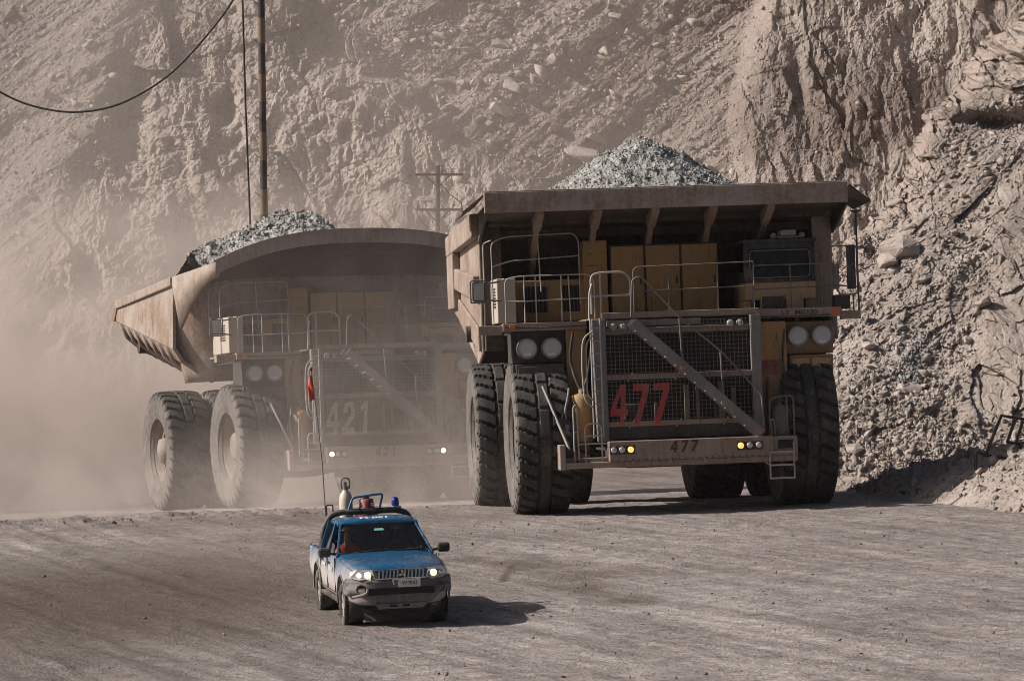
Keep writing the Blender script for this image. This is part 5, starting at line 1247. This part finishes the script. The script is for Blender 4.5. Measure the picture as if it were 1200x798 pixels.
# bent tube frame lying on the berm
Df = 89.5
def f(px, py, dy=0): return wpx(px,py,Df+dy)
b = MB()
for l in ([f(1156,532),f(1174,487,.3),f(1204,492,.8)], [f(1145,529,-.1),f(1154,533),f(1180,537,.2),f(1206,515,.9)], [f(1144,556,-.3),f(1144.5,529,-.1)], [f(1181,518,.4),f(1190,492,.5)], [f(1181,518,.4),f(1206,522,.9)], [f(1191,519,.6),f(1199,494,.7)], [f(1186,536,.2),f(1186,560,.0)]): b.tube(l, .040, 6)
tag(b.build('tube_frame', 'black'), 'bent black tubular frame leaning on the stone bank at the right edge', 'steel frame')

# ------------------------------------------------------------------ air: haze and dust
def vol_mat(name, col, dens=None, noisef=None, aniso=0.2):
    m = bpy.data.materials.new(name); m.use_nodes = True; nt = m.node_tree; nt.nodes.clear()
    out = nd(nt, 'ShaderNodeOutputMaterial'); v = nd(nt, 'ShaderNodeVolumePrincipled')
    v.inputs['Color'].default_value = c4(col); v.inputs['Anisotropy'].default_value = aniso; v.inputs['Density'].default_value = dens or 0
    if noisef: nt.links.new(noisef(nt), v.inputs['Density'])
    nt.links.new(v.outputs[0], out.inputs['Volume'])
    return m
DUSTAIR = (0.80, 0.745, 0.715)
M['haze'] = vol_mat('haze_air', DUSTAIR, HAZE := 0.00008)
b = MB(); b.box((-170,-85,-4),(170,305,64)); hz = b.build('haze', 'haze'); tag(hz, 'thin pale dust haze filling the pit air', 'haze', kind='stuff')

def dust_cloud(label, lo, hi, dens, scale, thr, contrast, top=1.0, seed=0.0):
    """a puff of road dust: noise cells that thin out to nothing towards every side and upwards"""
    c = [(a+b_)/2 for a, b_ in zip(lo, hi)]; s = [(b_-a)/2 for a, b_ in zip(lo, hi)]
    def fn(nt):
        tc = nd(nt, 'ShaderNodeTexCoord'); ob = tc.outputs['Object']
        mp = nd(nt, 'ShaderNodeMapping'); mp.inputs['Location'].default_value = (seed,seed*.7,seed*1.3); nt.links.new(ob, mp.inputs[0])
        n = noise(nt, mp.outputs[0], scale, 5, 0.6, 0.9)
        n = mth(nt, 'MULTIPLY', mth(nt, 'SUBTRACT', n, thr), contrast, True)
        sc = nd(nt, 'ShaderNodeVectorMath', operation='DIVIDE'); nt.links.new(ob, sc.inputs[0]); sc.inputs[1].default_value = s
        sx = nd(nt, 'ShaderNodeSeparateXYZ'); nt.links.new(sc.outputs[0], sx.inputs[0])
        fall = None
        for i in (0, 1):
            a = mth(nt, 'ABSOLUTE', sx.outputs[i]); e = mth(nt, 'SUBTRACT', 1.0, mth(nt, 'POWER', a, 3.0), True)
            fall = e if fall is None else mth(nt, 'MULTIPLY', fall, e)
        zz = mth(nt, 'MULTIPLY', mth(nt, 'SUBTRACT', 1.0, sx.outputs[2]), 0.5, True)
        fall = mth(nt, 'MULTIPLY', fall, mth(nt, 'POWER', zz, top))
        return mth(nt, 'MULTIPLY', mth(nt, 'MULTIPLY', n, fall), dens)
    mt = vol_mat('dust_air', (0.86,0.775,0.72), 0, fn, 0.15); M['_d'] = mt
    b = MB(); b.box([-x for x in s], s); o = b.build('dust_cloud', '_d'); o.location = c
    return tag(o, label, 'dust', kind='stuff')
dust_cloud('thick dust billowing behind and left of the arched truck', (-44,117.5,-3), (-1,146,8.6), 0.46, 0.22, 0.46, 7.0, 0.9, 3.0)
dust_cloud('thin dust drifting high along the left part of the pit wall', (-60,122,-3), (10,160,24), 0.040, 0.08, 0.30, 3.2, 0.5, 14.0)
dust_cloud('thin dust veiling the front of the arched truck', (-9.5,98,-1.6), (3.2,108.5,7.2), 0.078, 0.30, 0.36, 4.0, 0.8, 9.0)
dust_cloud('low dust swirling round the wheels of the trucks', (-20,90.5,-1.5), (1.8,104,1.9), 0.30, 0.42, 0.46, 6.0, 1.3, 5.0)
dust_cloud('faint dust trailing over the road behind the pickup', (-9,68,-0.4), (-2.2,88,1.0), 0.035, 0.45, 0.42, 4.0, 1.2, 21.0)

# ------------------------------------------------------------------ camera, light, render
cam = bpy.data.cameras.new('camera'); cam.lens = 135; cam.sensor_width = 36; cam.clip_end = 2000; cam.clip_start = 1
co = bpy.data.objects.new('camera', cam); COL.objects.link(co); co.location = (0,0,6.5); co.rotation_euler = (R(90)-math.atan(120/4500),0,0); S.camera = co
SUN_EL, SUN_AZ = R(34), R(-91)      # azimuth measured from +Y (away from the camera) clockwise: the sun stands to the left
sd = V3((math.sin(SUN_AZ)*math.cos(SUN_EL), math.cos(SUN_AZ)*math.cos(SUN_EL), math.sin(SUN_EL)))
sl = bpy.data.lights.new('sun', 'SUN'); sl.energy = 5.0; sl.angle = R(0.53); sl.color = (1.0, 0.935, 0.865)
so = bpy.data.objects.new('sun', sl); COL.objects.link(so); so.rotation_euler = (-sd).to_track_quat('-Z','Y').to_euler()
W = bpy.data.worlds.new('World'); S.world = W; W.use_nodes = True; nt = W.node_tree
sky = nt.nodes.new('ShaderNodeTexSky'); sky.sky_type = 'NISHITA'; sky.sun_disc = False; sky.sun_elevation = SUN_EL; sky.sun_rotation = SUN_AZ % (2*math.pi)
sky.dust_density = 4.0; sky.air_density = 0.8; sky.ozone_density = 0.6
bg = nt.nodes['Background']; nt.links.new(sky.outputs[0], bg.inputs[0]); bg.inputs[1].default_value = 0.05
S.render.engine = 'CYCLES'
cy = S.cycles; cy.use_denoising = True; cy.max_bounces = 6; cy.diffuse_bounces = 3; cy.glossy_bounces = 2; cy.transmission_bounces = 4; cy.transparent_max_bounces = 12; cy.volume_bounces = 2
cy.filter_width = 0.9; cy.volume_step_rate = 2.0; cy.volume_max_steps = 128; cy.use_adaptive_sampling = True
S.view_settings.view_transform = 'Standard'; S.view_settings.look = 'None'; S.view_settings.gamma = 1; S.view_settings.exposure = 0.20
S.view_settings.use_curve_mapping = False
